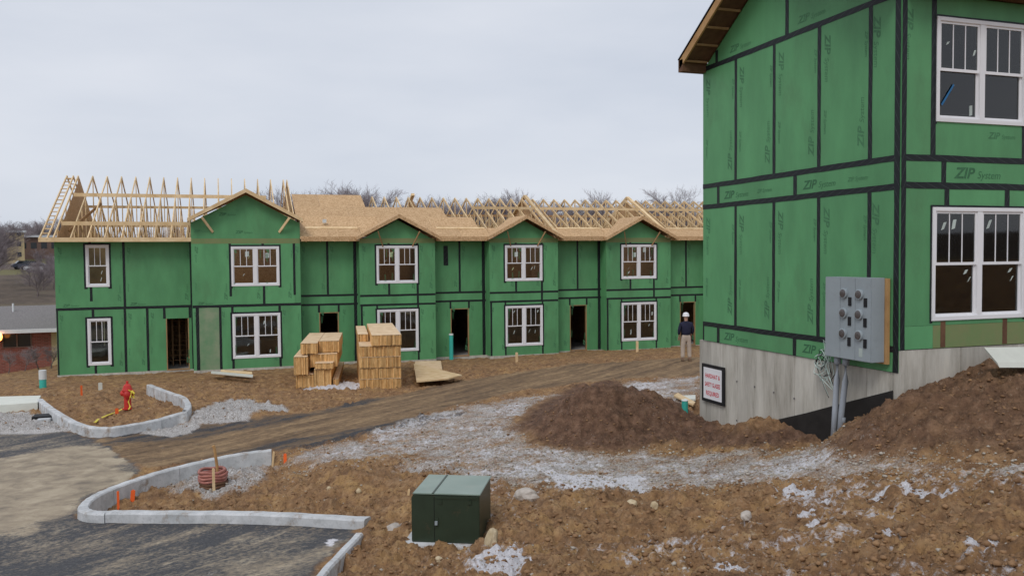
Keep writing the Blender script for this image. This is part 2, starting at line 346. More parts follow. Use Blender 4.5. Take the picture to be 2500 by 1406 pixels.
def inpoly_d(poly, x, y):                      # signed distance, inside positive
    p = np.array([(a[0], a[1]) for a in poly]); n = len(p); d = np.full(x.shape, 1e9); ins = np.zeros(x.shape, bool)
    for i in range(n):
        a = p[i]; b = p[(i+1) % n]; e = b-a; wx = x-a[0]; wy = y-a[1]
        t = np.clip((wx*e[0]+wy*e[1])/(e@e+1e-12), 0, 1)
        d = np.minimum(d, np.hypot(wx-e[0]*t, wy-e[1]*t))
        c = ((a[1] > y) != (b[1] > y)) & (x < (b[0]-a[0])*(y-a[1])/((b[1]-a[1]) if b[1] != a[1] else 1e-9)+a[0]); ins ^= c
    return np.where(ins, d, -d)
def G0(px, py, dz=0):
    d = ray(px, py); t = np.exp(np.linspace(math.log(3), math.log(300), 2200))
    X = d.x*t; Y = d.y*t; Z = CZ+d.z*t; h = H(X, Y)+dz
    i = np.argmax(Z < h)
    if not (Z < h).any(): i = len(t)-1
    return Vector((X[i], Y[i], h[i]))
def poly(pts): return [G0(*p) for p in pts]
ISL1 = poly([(660, 1097), (510, 1120), (400, 1145), (325, 1168), (250, 1195), (205, 1220), (190, 1242), (215, 1252), (500, 1252), (890, 1265), (900, 1220), (800, 1130)])
ISL2 = poly([(92, 985), (130, 1010), (190, 1040), (260, 1047), (350, 1034), (430, 1014), (466, 992), (460, 975), (368, 940), (120, 950)])
ASPH = poly([(-700, 1062), (0, 1058), (120, 1046), (190, 1060), (262, 1090), (345, 1145), (300, 1180), (205, 1225), (190, 1262), (500, 1272), (880, 1282), (840, 1330), (760, 1406), (700, 1500), (-900, 1700), (-1500, 1300)])
TANZ = poly([(-600, 1150), (0, 1122), (150, 1092), (262, 1088), (345, 1145), (320, 1175), (200, 1222), (175, 1262), (60, 1300), (-300, 1360), (-900, 1400)])
TAN2 = poly([(560, 1300), (720, 1282), (870, 1285), (760, 1406), (480, 1420), (380, 1400), (470, 1350)])
LANE = poly([(190, 1056), (300, 1062), (480, 1040), (700, 1012), (860, 985), (1000, 955), (1150, 925), (1400, 890), (1720, 872), (1720, 915), (1500, 925), (1250, 955), (1050, 1005), (880, 1060), (700, 1095), (500, 1115), (345, 1145)])
TAR1 = poly([(240, 1058), (470, 1045), (700, 1008), (960, 962), (940, 975), (720, 1030), (480, 1070), (330, 1085), (262, 1090)])
TAR2 = poly([(560, 1108), (700, 1075), (900, 1040), (1120, 1000), (1130, 1012), (900, 1062), (720, 1098), (600, 1112)])
GRAV = poly([(690, 1110), (900, 1062), (1120, 990), (1400, 950), (1620, 925), (1710, 925), (1710, 962), (1450, 985), (1290, 1020), (1330, 1080), (1600, 1092), (2000, 1085), (2250, 1120), (2520, 1128), (2520, 1160), (2000, 1165), (1500, 1195), (1200, 1175), (980, 1120), (820, 1125), (720, 1150)])
GRV2 = poly([(468, 1036), (500, 990), (560, 972), (690, 985), (700, 1005), (600, 1028)])
GRV3 = poly([(-500, 1005), (112, 1005), (200, 1050), (110, 1056), (-500, 1075)])
GRV4 = poly([(410, 1160), (480, 1135), (640, 1110), (690, 1120), (620, 1165), (520, 1190), (420, 1185)])
GRV5 = poly([(340, 1060), (360, 1040), (470, 1032), (480, 1046), (420, 1066)])
SNOW = [poly(q) for q in ([(1150, 1406), (1160, 1375), (1250, 1340), (1305, 1350), (1290, 1385), (1240, 1406)], [(1960, 1270), (1985, 1250), (2020, 1275), (1985, 1285)], [(2155, 1300), (2175, 1285), (2185, 1320), (2165, 1320)],
        [(2210, 1325), (2250, 1320), (2255, 1345), (2215, 1345)], [(2360, 1340), (2395, 1350), (2405, 1368), (2370, 1365)], [(1780, 1365), (1812, 1360), (1808, 1380), (1782, 1382)],
        [(730, 945), (780, 930), (880, 935), (880, 950), (800, 955)], [(2120, 1200), (2210, 1190), (2320, 1200), (2300, 1220), (2200, 1215), (2130, 1222)], [(1890, 1200), (1960, 1195), (2020, 1215), (1930, 1222)],
        [(780, 1330), (810, 1310), (835, 1325), (800, 1345)], [(1330, 1150), (1560, 1165), (1560, 1195), (1350, 1180)])]
MNDP = poly([(1240, 1050), (1300, 1000), (1400, 940), (1500, 930), (1600, 960), (1700, 1010), (1800, 1045), (1960, 1035), (2000, 1070), (1850, 1085), (1650, 1075), (1500, 1098), (1330, 1090)])
BANK = poly([(2020, 1085), (2080, 1040), (2190, 950), (2330, 875), (2500, 850), (2700, 900), (2600, 1080), (2500, 1112), (2250, 1095), (2100, 1110)])
def detail(x, y):
    r = np.hypot(x, y)
    hard = np.maximum(sstep(-.25, .1, inpoly_d(ASPH, x, y)), .80*sstep(-.4, .2, inpoly_d(LANE, x, y)))
    hard = hard*(1-sstep(-.05, .15, inpoly_d(ISL1, x, y)))*(1-sstep(-.05, .15, inpoly_d(ISL2, x, y)))
    hard = np.maximum(hard, .55*sstep(-.4, .3, inpoly_d(GRAV, x, y)))
    far = sstep(60, 40, r)
    rough = (1-hard)*far
    nf = .35+.65*sstep(37, 31, y); a = (fbm(x, y, .9, 3, 3)*.10 + (np.abs(fbm(x, y, 2.6, 4, 11))-.35)*.14 + fbm(x, y, 8, 4, 21, .7)*.075 + np.maximum(fbm(x, y, 5.0, 4, 31)-.15, 0)*.12)*nf + (np.abs(fbm(x, y, 5.2, 2, 41))-.3)*.11*nf + (np.abs(fbm(x, y, 1.3, 3, 43))-.3)*.10*nf*sstep(22, 14, r)
    z = a*rough + hard*far*fbm(x, y, .8, 4, 5)*.02
    z += sstep(80, 140, r)*fbm(x, y, .03, 3, 51)*1.5
    z -= .13*sstep(.05, .35, inpoly_d(ISL1, x, y)) + .06*sstep(.05, .35, inpoly_d(ISL2, x, y))
    return z
def footprint(x, y, z):
    f = sstep(-.02, .12, np.minimum(np.minimum(x-9.83, 22.5-x), np.minimum(y-10.36, 15.85-y)))
    z = z*(1-f)+np.minimum(z, 1.9)*f
    g = sstep(0, .25, np.minimum(np.minimum(x+6.5, 29.9-x), np.minimum(y-38.05, 51-y)))
    return z*(1-g)+np.minimum(z, -.3)*g
def HD(x, y):
    x = np.atleast_1d(np.asarray(x, float)); y = np.atleast_1d(np.asarray(y, float))
    return footprint(x, y, H(x, y)+detail(x, y))
def gz(x, y): return float(HD(x, y)[0])
def G(px, py, dz=0):
    p = G0(px, py, dz); return Vector((p.x, p.y, gz(p.x, p.y)))

# ------------------------------------------------------------------ ground sheet
def ground():
    ang = np.radians(np.unique(np.r_[np.arange(-180, -34, 3.0), np.arange(-34, -18, .4), np.arange(-18, 56, .105), np.arange(56, 70, .4), np.arange(70, 180, 3.0)]))
    rad = np.r_[np.exp(np.arange(math.log(1.0), math.log(4.5), .05)), np.exp(np.arange(math.log(4.5), math.log(46), .0058)), np.exp(np.arange(math.log(46), math.log(1400), .03))]
    A, R = np.meshgrid(ang, rad); X = (np.sin(A)*R).ravel(); Y = (np.cos(A)*R).ravel()
    Z = HD(X, Y); na = len(ang); nr = len(rad)
    verts = np.c_[X, Y, Z]; verts = np.vstack([verts, [[0, 0, gz(0, 0)]]])
    i = np.arange(nr-1)[:, None]*na; j = np.arange(na)[None]; jn = (j+1) % na
    q = np.stack([(i+j), (i+na+j), (i+na+jn), (i+jn)], -1).reshape(-1, 4)[:, ::-1]
    c = len(verts)-1; tri = np.stack([np.full(na, c), np.arange(na), (np.arange(na)+1) % na], -1)[:, ::-1]
    me = bpy.data.meshes.new('ground'); nv = len(verts)
    me.vertices.add(nv); me.vertices.foreach_set('co', verts.ravel())
    loops = np.r_[q.ravel(), tri.ravel()]; me.loops.add(len(loops)); me.loops.foreach_set('vertex_index', loops.astype(np.int32))
    st = np.r_[np.arange(len(q))*4, len(q)*4+np.arange(len(tri))*3]; me.polygons.add(len(st)); me.polygons.foreach_set('loop_start', st.astype(np.int32))
    me.update(calc_edges=True); me.polygons.foreach_set('use_smooth', [True]*len(me.polygons))
    x, y = verts[:, 0], verts[:, 1]
    wr = fbm(x, y, .9, 4, 71); wf = fbm(x, y, 4.5, 3, 81)
    def m(pl, s=.25, wob=.25, cut=None):
        return sstep(-s, s, inpoly_d(pl, x, y)+wr*wob+wf*.12)
    isl = np.maximum(sstep(-.05, .05, inpoly_d(ISL1, x, y)), sstep(-.05, .05, inpoly_d(ISL2, x, y)))
    asp = m(ASPH, .08, .05)*(1-isl); asp_d = asp*.30
    tan = np.maximum(m(TANZ, .5, .5)*.95, m(TAN2, .7, .6)*.56)*(1-isl)*sstep(-.04, .04, inpoly_d(ASPH, x, y))
    tan = np.maximum(tan, asp_d+asp*.16*sstep(-.2, .4, fbm(x*.6+y*.4, y*1.5-x*.5, .9, 3, 95)))
    lane = m(LANE, .35, .35)*(1-isl); tar = np.maximum(m(TAR1, .35, .6), m(TAR2, .2, .4))*(1-isl)*.60
    gr = np.maximum.reduce([m(GRAV, .5, .9)*.515, m(GRV2, .25, .2), m(GRV3, .2, .1), m(GRV4, .3, .4)*.7, m(GRV5, .15, .3)])
    mnd = np.maximum(sstep(-.35, .25, inpoly_d(MNDP, x, y)+wr*.15), .8*sstep(-.35, .25, inpoly_d(BANK, x, y)+wr*.2)); gr *= 1-mnd
    sn = np.maximum.reduce([sstep(-.12, .12, inpoly_d(p, x, y)+wf*.22+wr*.05)*.9 for p in SNOW]+[m(GRAV, .8, .9)*.41])*(1-mnd*.9)
    near = sstep(30, 14, np.hypot(x, y))*(1-asp)*(1-mnd)*sstep(-1, 3, x)
    sn = np.maximum(sn, near*.31*sstep(.0, .5, fbm(x, y, .5, 3, 91)+.2))
    far = sstep(48, 60, np.hypot(x, y)); grass = far*sstep(.0, .35, fbm(x, y, .05, 3, 61)+.08)
    a1 = np.c_[asp, tan, lane, np.ones(nv)]; a2 = np.c_[gr, sn, tar, np.ones(nv)]; a3 = np.c_[mnd, far, grass, np.ones(nv)]
    for nm, a in (('m1', a1), ('m2', a2), ('m3', a3)):
        at = me.color_attributes.new(nm, 'FLOAT_COLOR', 'POINT'); at.data.foreach_set('color', a.astype(np.float32).ravel())
    # material
    mt = bpy.data.materials.new('ground'); mt.use_nodes = True; t = mt.node_tree; b = t.nodes['Principled BSDF']; n = t.nodes.new; l = t.links.new
    tcx = n('ShaderNodeTexCoord')
    def noise(sc_, det=6, ro=.6, dist=0):
        q = n('ShaderNodeTexNoise'); q.inputs['Scale'].default_value = sc_; q.inputs['Detail'].default_value = det; q.inputs['Roughness'].default_value = ro
        q.inputs['Distortion'].default_value = dist; l(tcx.outputs['Object'], q.inputs['Vector']); return q.outputs['Fac']
    def ramp(f, stops):
        r = n('ShaderNodeValToRGB'); l(f, r.inputs[0]); e = r.color_ramp.elements
        while len(e) < len(stops): e.new(.5)
        for k, (p, c) in enumerate(stops): e[k].position = p; e[k].color = (*c, 1) if len(c) == 3 else c
        return r.outputs[0]
    def mathn(op, a, b2, c=None):
        q = n('ShaderNodeMath'); q.operation = op
        for k, v in enumerate((a, b2, c)):
            if v is None: continue
            if isinstance(v, (int, float)): q.inputs[k].default_value = v
            else: l(v, q.inputs[k])
        return q.outputs[0]
    def attr(nm):
        q = n('ShaderNodeAttribute'); q.attribute_name = nm; s = n('ShaderNodeSeparateColor'); l(q.outputs['Color'], s.inputs[0]); return s.outputs
    def mix(f, a, b2):
        q = n('ShaderNodeMix'); q.data_type = 'RGBA'; l(f, q.inputs[0])
        l(a, q.inputs[6]); l(b2, q.inputs[7]); return q.outputs[2]
    def thr(mask, nz_, k, soft=.12):           # mask broken up by noise
        v = mathn('MULTIPLY_ADD', nz_, k, mask); v = mathn('SUBTRACT', v, k*.5+.5)
        v = mathn('DIVIDE', v, soft); v = mathn('ADD', v, .5); q = n('ShaderNodeClamp'); l(v, q.inputs[0]); return q.outputs[0]
    mr1 = n('ShaderNodeMapping'); l(tcx.outputs['Object'], mr1.inputs[0]); qa = G0(345, 1145); qb = G0(1400, 900); mr1.inputs['Rotation'].default_value = (0, 0, -atan2(qb.y-qa.y, qb.x-qa.x))
    mr2 = n('ShaderNodeMapping'); l(mr1.outputs[0], mr2.inputs[0]); mr2.inputs['Scale'].default_value = (.22, 1.5, 1)
    def streak(sc_, det=8, ro=.68):
        q = n('ShaderNodeTexNoise'); q.inputs['Scale'].default_value = sc_; q.inputs['Detail'].default_value = det; q.inputs['Roughness'].default_value = ro; l(mr2.outputs[0], q.inputs['Vector']); return q.outputs['Fac']
    M1 = attr('m1'); M2 = attr('m2'); M3 = attr('m3')
    nA = noise(.7, 6); nB = noise(5, 8, .65); nC = noise(28, 8, .7); nD = noise(90, 4, .7); nE = noise(2.2, 7, .65, .4)
    dirt = ramp(nB, [(.32, (.15, .078, .038)), (.5, (.30, .172, .085)), (.64, (.46, .30, .165))])
    dirt2 = ramp(nE, [(.35, (.14, .080, .047)), (.5, (.29, .165, .077)), (.66, (.50, .31, .125))])
    base = mix(nA, dirt, dirt2)
    mound = ramp(nB, [(.3, (.070, .038, .024)), (.5, (.145, .080, .050)), (.7, (.24, .14, .09))]); base = mix(M3[0], base, mound)
    pit_shade = ramp(mathn('ADD', mathn('MULTIPLY', noise(11, 8, .75), .6), mathn('MULTIPLY', nC, .4)), [(.40, (1, 1, 1)), (.50, (0, 0, 0))]); pit_shade_col = ramp(nB, [(.3, (.045, .026, .016)), (.7, (.085, .050, .030))])  # crevice shade put into the soil colour as dark noise patches
    base = mix(mathn('MULTIPLY', pit_shade, .62), base, pit_shade_col)
    peb = mathn('MULTIPLY', mathn('GREATER_THAN', nC, .63), .75); pebc = ramp(nD, [(.4, (.26, .19, .12)), (.7, (.46, .39, .30))]); base = mix(peb, base, pebc)
    lanec = ramp(mathn('ADD', mathn('MULTIPLY', streak(1.6), .65), mathn('MULTIPLY', nB, .35)), [(.36, (.095, .064, .043)), (.5, (.22, .145, .083)), (.62, (.36, .245, .135))]); base = mix(thr(M1[2], nB, .5, .5), base, lanec)
    aspc = ramp(nC, [(.3, (.028, .029, .033)), (.5, (.055, .055, .060)), (.68, (.105, .103, .105))])
    base = mix(M1[0], base, aspc)
    tanc = ramp(nE, [(.3, (.19, .155, .115)), (.5, (.34, .275, .195)), (.68, (.45, .375, .27))]); base = mix(thr(M1[1], mathn('ADD', mathn('MULTIPLY', streak(1.1), .55), mathn('MULTIPLY', noise(13, 6, .7), .45)), 2.6, .40), base, tanc)
    base = mix(thr(M2[2], mathn('ADD', mathn('MULTIPLY', streak(2.0), .6), mathn('MULTIPLY', nB, .4)), 2.4, .45), base, aspc)
    grc = ramp(noise(24, 6, .75), [(.34, (.17, .15, .13)), (.5, (.40, .375, .355)), (.62, (.64, .63, .62))]); base = mix(thr(M2[0], mathn('ADD', mathn('MULTIPLY', noise(1.7, 5, .6), .5), mathn('MULTIPLY', nC, .5)), 2.6, .45), base, grc)
    snc = ramp(nC, [(.3, (.44, .42, .425)), (.6, (.70, .69, .72))]); sf = thr(M2[1], mathn('ADD', mathn('MULTIPLY', noise(9, 8, .74), .6), mathn('MULTIPLY', noise(1.1, 4, .6), .4)), 2.4, .22); base = mix(sf, base, snc)
    farc = ramp(nA, [(.35, (.085, .065, .050)), (.65, (.15, .115, .085))]); base = mix(M3[1], base, farc)
    grs = ramp(nB, [(.3, (.13, .12, .055)), (.7, (.19, .17, .08))]); base = mix(M3[2], base, grs)
    l(base, b.inputs['Base Color'])
    b.inputs['Specular IOR Level'].default_value = .25
    rg = mathn('MULTIPLY_ADD', M1[0], -.25, .92); l(rg, b.inputs['Roughness'])
    hgt = mathn('ADD', mathn('MULTIPLY', nC, .6), mathn('MULTIPLY', nB, 1.2)); hgt = mathn('MULTIPLY', hgt, mathn('MULTIPLY_ADD', M1[0], -.8, 1.0))
    bp = n('ShaderNodeBump'); bp.inputs['Strength'].default_value = .9; bp.inputs['Distance'].default_value = .05; l(hgt, bp.inputs['Height']); l(bp.outputs[0], b.inputs['Normal'])
    me.materials.append(mt)
    o = put(bpy.data.objects.new('ground', me)); tag(o, 'churned brown dirt, asphalt and gravel ground of the building site', None, None, 'structure')
ground()

def scatter(name, n, mat, size, accept, label, seed, rmax=34, squash=.7):
    rg = np.random.default_rng(seed)
    base = np.array([(1, 0, 0), (-1, 0, 0), (0, 1, 0), (0, -1, 0), (0, 0, 1), (0, 0, -1), (.6, .6, .55), (-.6, .6, .5), (.6, -.6, .5), (-.6, -.6, .55)])
    import bmesh
    bm = bmesh.new()
    for p in base: bm.verts.new(p)
    bmesh.ops.convex_hull(bm, input=bm.verts[:]); bmesh.ops.triangulate(bm, faces=bm.faces[:]); bm.verts.ensure_lookup_table()
    bv = np.array([v.co[:] for v in bm.verts]); bf = np.array([[v.index for v in f.verts] for f in bm.faces]); bm.free()
    A = rg.uniform(radians(-18), radians(54), n*4); R = np.exp(rg.uniform(math.log(5), math.log(rmax), n*4))
    X = np.sin(A)*R; Y = np.cos(A)*R; keep = accept(X, Y); X = X[keep][:n]; Y = Y[keep][:n]; n = len(X)
    Z = HD(X, Y); S = size[0]*(size[1]/size[0])**(rg.random(n)**3.2)
    th = rg.uniform(0, 2*pi, n); jit = rg.uniform(.65, 1.35, (n, len(bv), 3)); V = bv[None]*jit*S[:, None, None]; V[:, :, 2] *= squash
    c, s = np.cos(th)[:, None], np.sin(th)[:, None]; x = V[:, :, 0]*c-V[:, :, 1]*s; y = V[:, :, 0]*s+V[:, :, 1]*c
    V = np.stack([x+X[:, None], y+Y[:, None], V[:, :, 2]+(Z+S*squash*.25)[:, None]], -1).reshape(-1, 3)
    F = (bf[None]+(np.arange(n)*len(bv))[:, None, None]).reshape(-1, 3)
    me = bpy.data.meshes.new(name); me.vertices.add(len(V)); me.vertices.foreach_set('co', V.ravel()); me.loops.add(F.size); me.loops.foreach_set('vertex_index', F.ravel().astype(np.int32))
    me.polygons.add(len(F)); me.polygons.foreach_set('loop_start', (np.arange(len(F))*3).astype(np.int32)); me.update(calc_edges=True)
    me.materials.append(MATS[mat]); o = put(bpy.data.objects.new(name, me)); tag(o, label, None, None, 'stuff')
pm('clod', (.14, .075, .038), c2=(.35, .21, .11), scale=2.5, rough=.95, bump=.5, bscale=30, rnd=0)
pm('pebble', (.26, .22, .17), c2=(.52, .48, .42), scale=3.5, rough=.9, bump=.3, bscale=30, rnd=0)
def not_hard(x, y):
    return (inpoly_d(ASPH, x, y) < -.1) & (inpoly_d(LANE, x, y) < -.1) & ~((x > 9.6) & (y > 10.2) & (y < 16.1)) & ~((x > -7) & (y > 37.2))
scatter('dirt_clods', 38000, 'clod', (.005, .042), lambda x, y: not_hard(x, y) & ((inpoly_d(GRAV, x, y) < .2) | (rng.random(len(x)) < .15)), 'loose brown clods of earth strewn over the dirt', 3)
scatter('gravel_stones', 20000, 'pebble', (.008, .035), lambda x, y: ((inpoly_d(GRAV, x, y) > -.3) | (inpoly_d(GRV2, x, y) > 0) | (inpoly_d(GRV3, x, y) > 0) | (inpoly_d(GRV4, x, y) > 0) | (rng.random(len(x)) < .03)) & not_hard(x, y) & (inpoly_d(MNDP, x, y) < -.1) & (inpoly_d(BANK, x, y) < 0), 'pale gravel stones scattered over the ground', 4)

# ------------------------------------------------------------------ wall building kit
class Wall:
    """maps wall coordinates (u along, v up, w outward) to the world"""
    def __init__(s, kind, c): s.kind = kind; s.c = c
    def __call__(s, u, v, w=0):
        return Vector((u, s.c-w, v)) if s.kind == 'front' else Vector((s.c-w, u, v)) if s.kind == 'left' else Vector((s.c+w, u, v))
    def outv(s): return Vector((0, -1, 0)) if s.kind == 'front' else Vector((-1, 0, 0)) if s.kind == 'left' else Vector((1, 0, 0))
def wbox(mb, W, u0, u1, v0, v1, w0, w1):
    a = W(u0, v0, w0); b = W(u1, v1, w1)
    return mb.box(min(a.x, b.x), max(a.x, b.x), min(a.y, b.y), max(a.y, b.y), min(a.z, b.z), max(a.z, b.z))
def sheet(W, parent, u0, u1, v0, v1, holes=(), mat='green_sheathing', th=.012, w=0, name='sheathing_panel', gap=.002, label=None):
    u0 += gap; u1 -= gap; v0 += gap; v1 -= gap
    hs = [h for h in holes if h[0] < u1 and h[1] > u0 and h[2] < v1 and h[3] > v0]
    us = sorted(set([u0, u1]+[min(max(x, u0), u1) for h in hs for x in h[:2]])); vs = sorted(set([v0, v1]+[min(max(x, v0), v1) for h in hs for x in h[2:4]]))
    mb = MB(); idx = {}
    def vt(i, j, k):
        key = (i, j, k)
        if key not in idx: idx[key] = len(mb.v); mb.v.append(tuple(W(us[i], vs[j], w+(th if k else 0))))
        return idx[key]
    cell = [[not any(h[0]-1e-6 <= (us[i]+us[i+1])/2 <= h[1]+1e-6 and h[2] <= (vs[j]+vs[j+1])/2 <= h[3] for h in hs) for j in range(len(vs)-1)] for i in range(len(us)-1)]
    I, J = len(us)-1, len(vs)-1; seen = set(); big = None
    for i0 in range(I):
        for j0 in range(J):
            if not cell[i0][j0] or (i0, j0) in seen: continue
            comp = []; st = [(i0, j0)]; seen.add((i0, j0))
            while st:
                i, j = st.pop(); comp.append((i, j))
                for p, q in ((i+1, j), (i-1, j), (i, j+1), (i, j-1)):
                    if 0 <= p < I and 0 <= q < J and cell[p][q] and (p, q) not in seen: seen.add((p, q)); st.append((p, q))
            mb = MB(); idx.clear()
            def vt(i, j, k):
                key = (i, j, k)
                if key not in idx: idx[key] = len(mb.v); mb.v.append(tuple(W(us[i], vs[j], w+(th if k else 0))))
                return idx[key]
            for i, j in comp:
                mb.f.append((vt(i, j, 1), vt(i+1, j, 1), vt(i+1, j+1, 1), vt(i, j+1, 1))); mb.f.append((vt(i, j, 0), vt(i, j+1, 0), vt(i+1, j+1, 0), vt(i+1, j, 0)))
                for di, dj, a, b in ((-1, 0, (i, j), (i, j+1)), (1, 0, (i+1, j), (i+1, j+1)), (0, -1, (i, j), (i+1, j)), (0, 1, (i, j+1), (i+1, j+1))):
                    p, q = i+di, j+dj
                    if not (0 <= p < I and 0 <= q < J and cell[p][q]): mb.f.append((vt(*a, 0), vt(*b, 0), vt(*b, 1), vt(*a, 1)))
            o = mb.build(name, mat, parent)
            if label: o['label'] = label
            if big is None or len(comp) > big[0]: big = (len(comp), o)
    return big[1] if big else None
def tape(W, parent, u0, v0, u1, v1, wd=.10, w=.014, name='seam_tape'):
    a = Vector((u0, v0)); b = Vector((u1, v1)); d = b-a; Ln = d.length; d.normalize(); nrm = Vector((-d.y, d.x)); k = max(2, int(Ln/.35)); mb = MB(); mb.uv = []
    for i in range(k+1):
        t = i/k; p = a+d*Ln*t
        l_ = wd/2*(1+random.uniform(-.10, .10)); r_ = wd/2*(1+random.uniform(-.10, .10))
        for s_, ww, uvv in ((-l_, w, 0), (-l_, w+.0015, 0), (r_, w+.0015, 1), (r_, w, 1)):
            q = p+nrm*s_; mb.v.append(tuple(W(q.x, q.y, ww))); mb.uv.append((t*Ln, uvv))
    for i in range(k):
        c = i*4
        for j in range(3): mb.f.append((c+j, c+j+1, c+5+j, c+4+j))
    mb.f.append((0, 1, 2, 3)); c = k*4; mb.f.append((c+3, c+2, c+1, c))
    return mb.build(name, 'seam_tape', parent)
_txt = {}
def textmesh(body, small=None, mat='print_ink', bold=.012, shear=.25):
    key = (body, mat)
    if key in _txt: return _txt[key]
    cu = bpy.data.curves.new('lettering', 'FONT'); cu.body = body; cu.size = 1; cu.shear = shear; cu.offset = bold; cu.extrude = .004; cu.resolution_u = 3
    if small:
        for i in range(small, len(body)):
            cu.body_format[i].use_small_caps = False
    o = bpy.data.objects.new('lettering', cu); col.objects.link(o); bpy.context.view_layer.update()
    me = bpy.data.meshes.new_from_object(o.evaluated_get(bpy.context.evaluated_depsgraph_get())); bpy.data.objects.remove(o); bpy.data.curves.remove(cu)
    me.materials.clear(); me.materials.append(MATS[mat]); _txt[key] = me
    return me
def text_on(W, parent, body, u, v, size, ang=0, mat='print_ink', w=.0135, bold=.012, shear=.25, name='printed_lettering', sx=1):
    me = textmesh(body, None, mat, bold, shear); o = bpy.data.objects.new(name, me); put(o, parent)
    # reading direction: for the front wall u runs to the right; for a wall seen from -X, u runs to the left
    rt = (W(1, 0)-W(0, 0)) * (1 if W.kind == 'front' else -1); up = Vector((0, 0, 1)); nrm = W.outv()
    r2 = rt*cos(ang)+up*sin(ang); u2 = -rt*sin(ang)+up*cos(ang)
    M = Matrix((r2, u2, nrm)).transposed().to_4x4(); loc = W(u, v, w)-wloc(parent)
    o.matrix_basis = Matrix.Translation(loc) @ M @ Matrix.Diagonal((size*sx, size, .12, 1)); return o
def zip_mark(W, parent, u, v, size, ang=0, mat='print_ink'):
    text_on(W, parent, 'ZIP', u, v, size, ang, mat, bold=.03, sx=1.15)
    rt = 1 if W.kind == 'front' else -1; k = size*1.95
    text_on(W, parent, 'System', u+rt*cos(ang)*k, v+sin(ang)*k, size*.72, ang, mat, bold=.0)
def panel_print(W, pn, u0, u1, v0, v1, size=.2):
    """vertical mill marks near both edges of an upright sheet"""
    if pn is None: return
    rt = 1 if W.kind == 'front' else -1
    L_, R_ = (u0, u1) if rt > 0 else (u1, u0)
    a = .14 if abs(u1-u0) > .8 else .07
    zip_mark(W, pn, L_+rt*a, v1-.22, size, -pi/2, 'print_ink_faint')
    if abs(u1-u0) > .7: zip_mark(W, pn, R_-rt*a, v0+.25, size, pi/2, 'print_ink_faint')
    if abs(u1-u0) > .7: text_on(W, pn, 'ZIP System', R_-rt*(a*.9), v1-.4, size*.45, -pi/2, 'print_ink_faint'); text_on(W, pn, 'ZIP System', L_+rt*(a*.9), v0+1.0, size*.45, -pi/2, 'print_ink_faint')

def window(W, parent, u0, u1, v0, v1, units=2, fw=.075, stick=3, tapew=.11, mw=.022, seed=0, blue=False, name='window'):
    rs = random.Random(seed); mb = MB(); th0, th1 = -.05, .035
    # outer frame
    for a in ((u0, u0+fw, v0, v1), (u1-fw, u1, v0, v1), (u0+fw, u1-fw, v1-fw, v1), (u0+fw, u1-fw, v0, v0+fw*1.1)): wbox(mb, W, *a, th0, th1)
    mu = (u0+u1)/2; mh = fw*.85
    if units == 2: wbox(mb, W, mu-mh, mu+mh, v0+fw*1.1, v1-fw, th0, th1-.004)
    wn = mb.build(name, 'vinyl', parent, bevel=.004)
    spans = [(u0+fw, u1-fw)] if units == 1 else [(u0+fw, mu-mh), (mu+mh, u1-fw)]
    vm = v0+(v1-v0)*.495; b0 = v0+fw*1.1; t1 = v1-fw; sw = .035
    for (a, b) in spans:
        for (c, d, wo) in ((vm-.01, t1, .008), (b0, vm+.03, -.02)):    # upper sash outside, lower behind
            sm = MB(); w0, w1 = wo-.022, wo+.006
            lo = sw*1.1 if c == b0 else .045
            wbox(sm, W, a, a+sw, c, d, w0, w1); wbox(sm, W, b-sw, b, c, d, w0, w1); wbox(sm, W, a+sw, b-sw, d-sw, d, w0, w1); wbox(sm, W, a+sw, b-sw, c, c+lo, w0, w1)
            sm.build('sash', 'vinyl', wn)
            g = MB(); wbox(g, W, a+sw, b-sw, c+lo, d-sw, wo-.012, wo-.008); g.build('pane', 'window_glass', wn)
            if c != b0:
                for k in (1, 2):
                    m_ = MB(); uu = a+sw+(b-a-2*sw)*k/3; wbox(m_, W, uu-mw/2, uu+mw/2, c+lo, d-sw, wo-.007, wo-.001); m_.build('muntin', 'vinyl', wn)
            for k in range(rs.randint(0, stick-1)):
                s_ = MB(); su = rs.uniform(a+sw+.08, b-sw-.14); sv = rs.uniform(c+lo+.04, d-sw-.22); sx_ = rs.uniform(.025, .06); sy_ = rs.uniform(.10, .20); tl = rs.uniform(.0, .09)
                if v0 > 3 and stick > 2 and c != b0 and k == 0: sx_, sy_, tl = .16, .24, .0
                pts = [W(su, sv, wo-.006), W(su+sx_, sv+.02, wo-.006), W(su+sx_+tl, sv+sy_, wo-.006), W(su+tl, sv+sy_-.02, wo-.006)]
                s_.prism(pts, W.outv()*.001); s_.build('sticker', 'sticker_yellow' if rs.random() < .15 else 'sticker', wn)
    if tapew:
        for (a, b, c, d, k) in ((u0-tapew*.1, v0-tapew*.7, u0-tapew*.1, v1+tapew*.5, 1), (u1+tapew*.1, v0-tapew*.7, u1+tapew*.1, v1+tapew*.5, 1), (u0-tapew*.6, v1+tapew*.1, u1+tapew*.6, v1+tapew*.1, 0)):
            tape(W, wn, a, b, c, d, tapew*1.15, .0165 if k else .0195, 'flashing_tape')
    return wn

# ------------------------------------------------------------------ long row building behind (units side by side)
FB = empty('row_house', (-6.6, 38, 0)); tag(FB, 'long two-storey row of green sheathed houses with open wooden roof trusses and five gabled bays', 'building')
WR = Wall('front', 38.0); WBY = Wall('front', 37.4)
def stepz(u): return 0
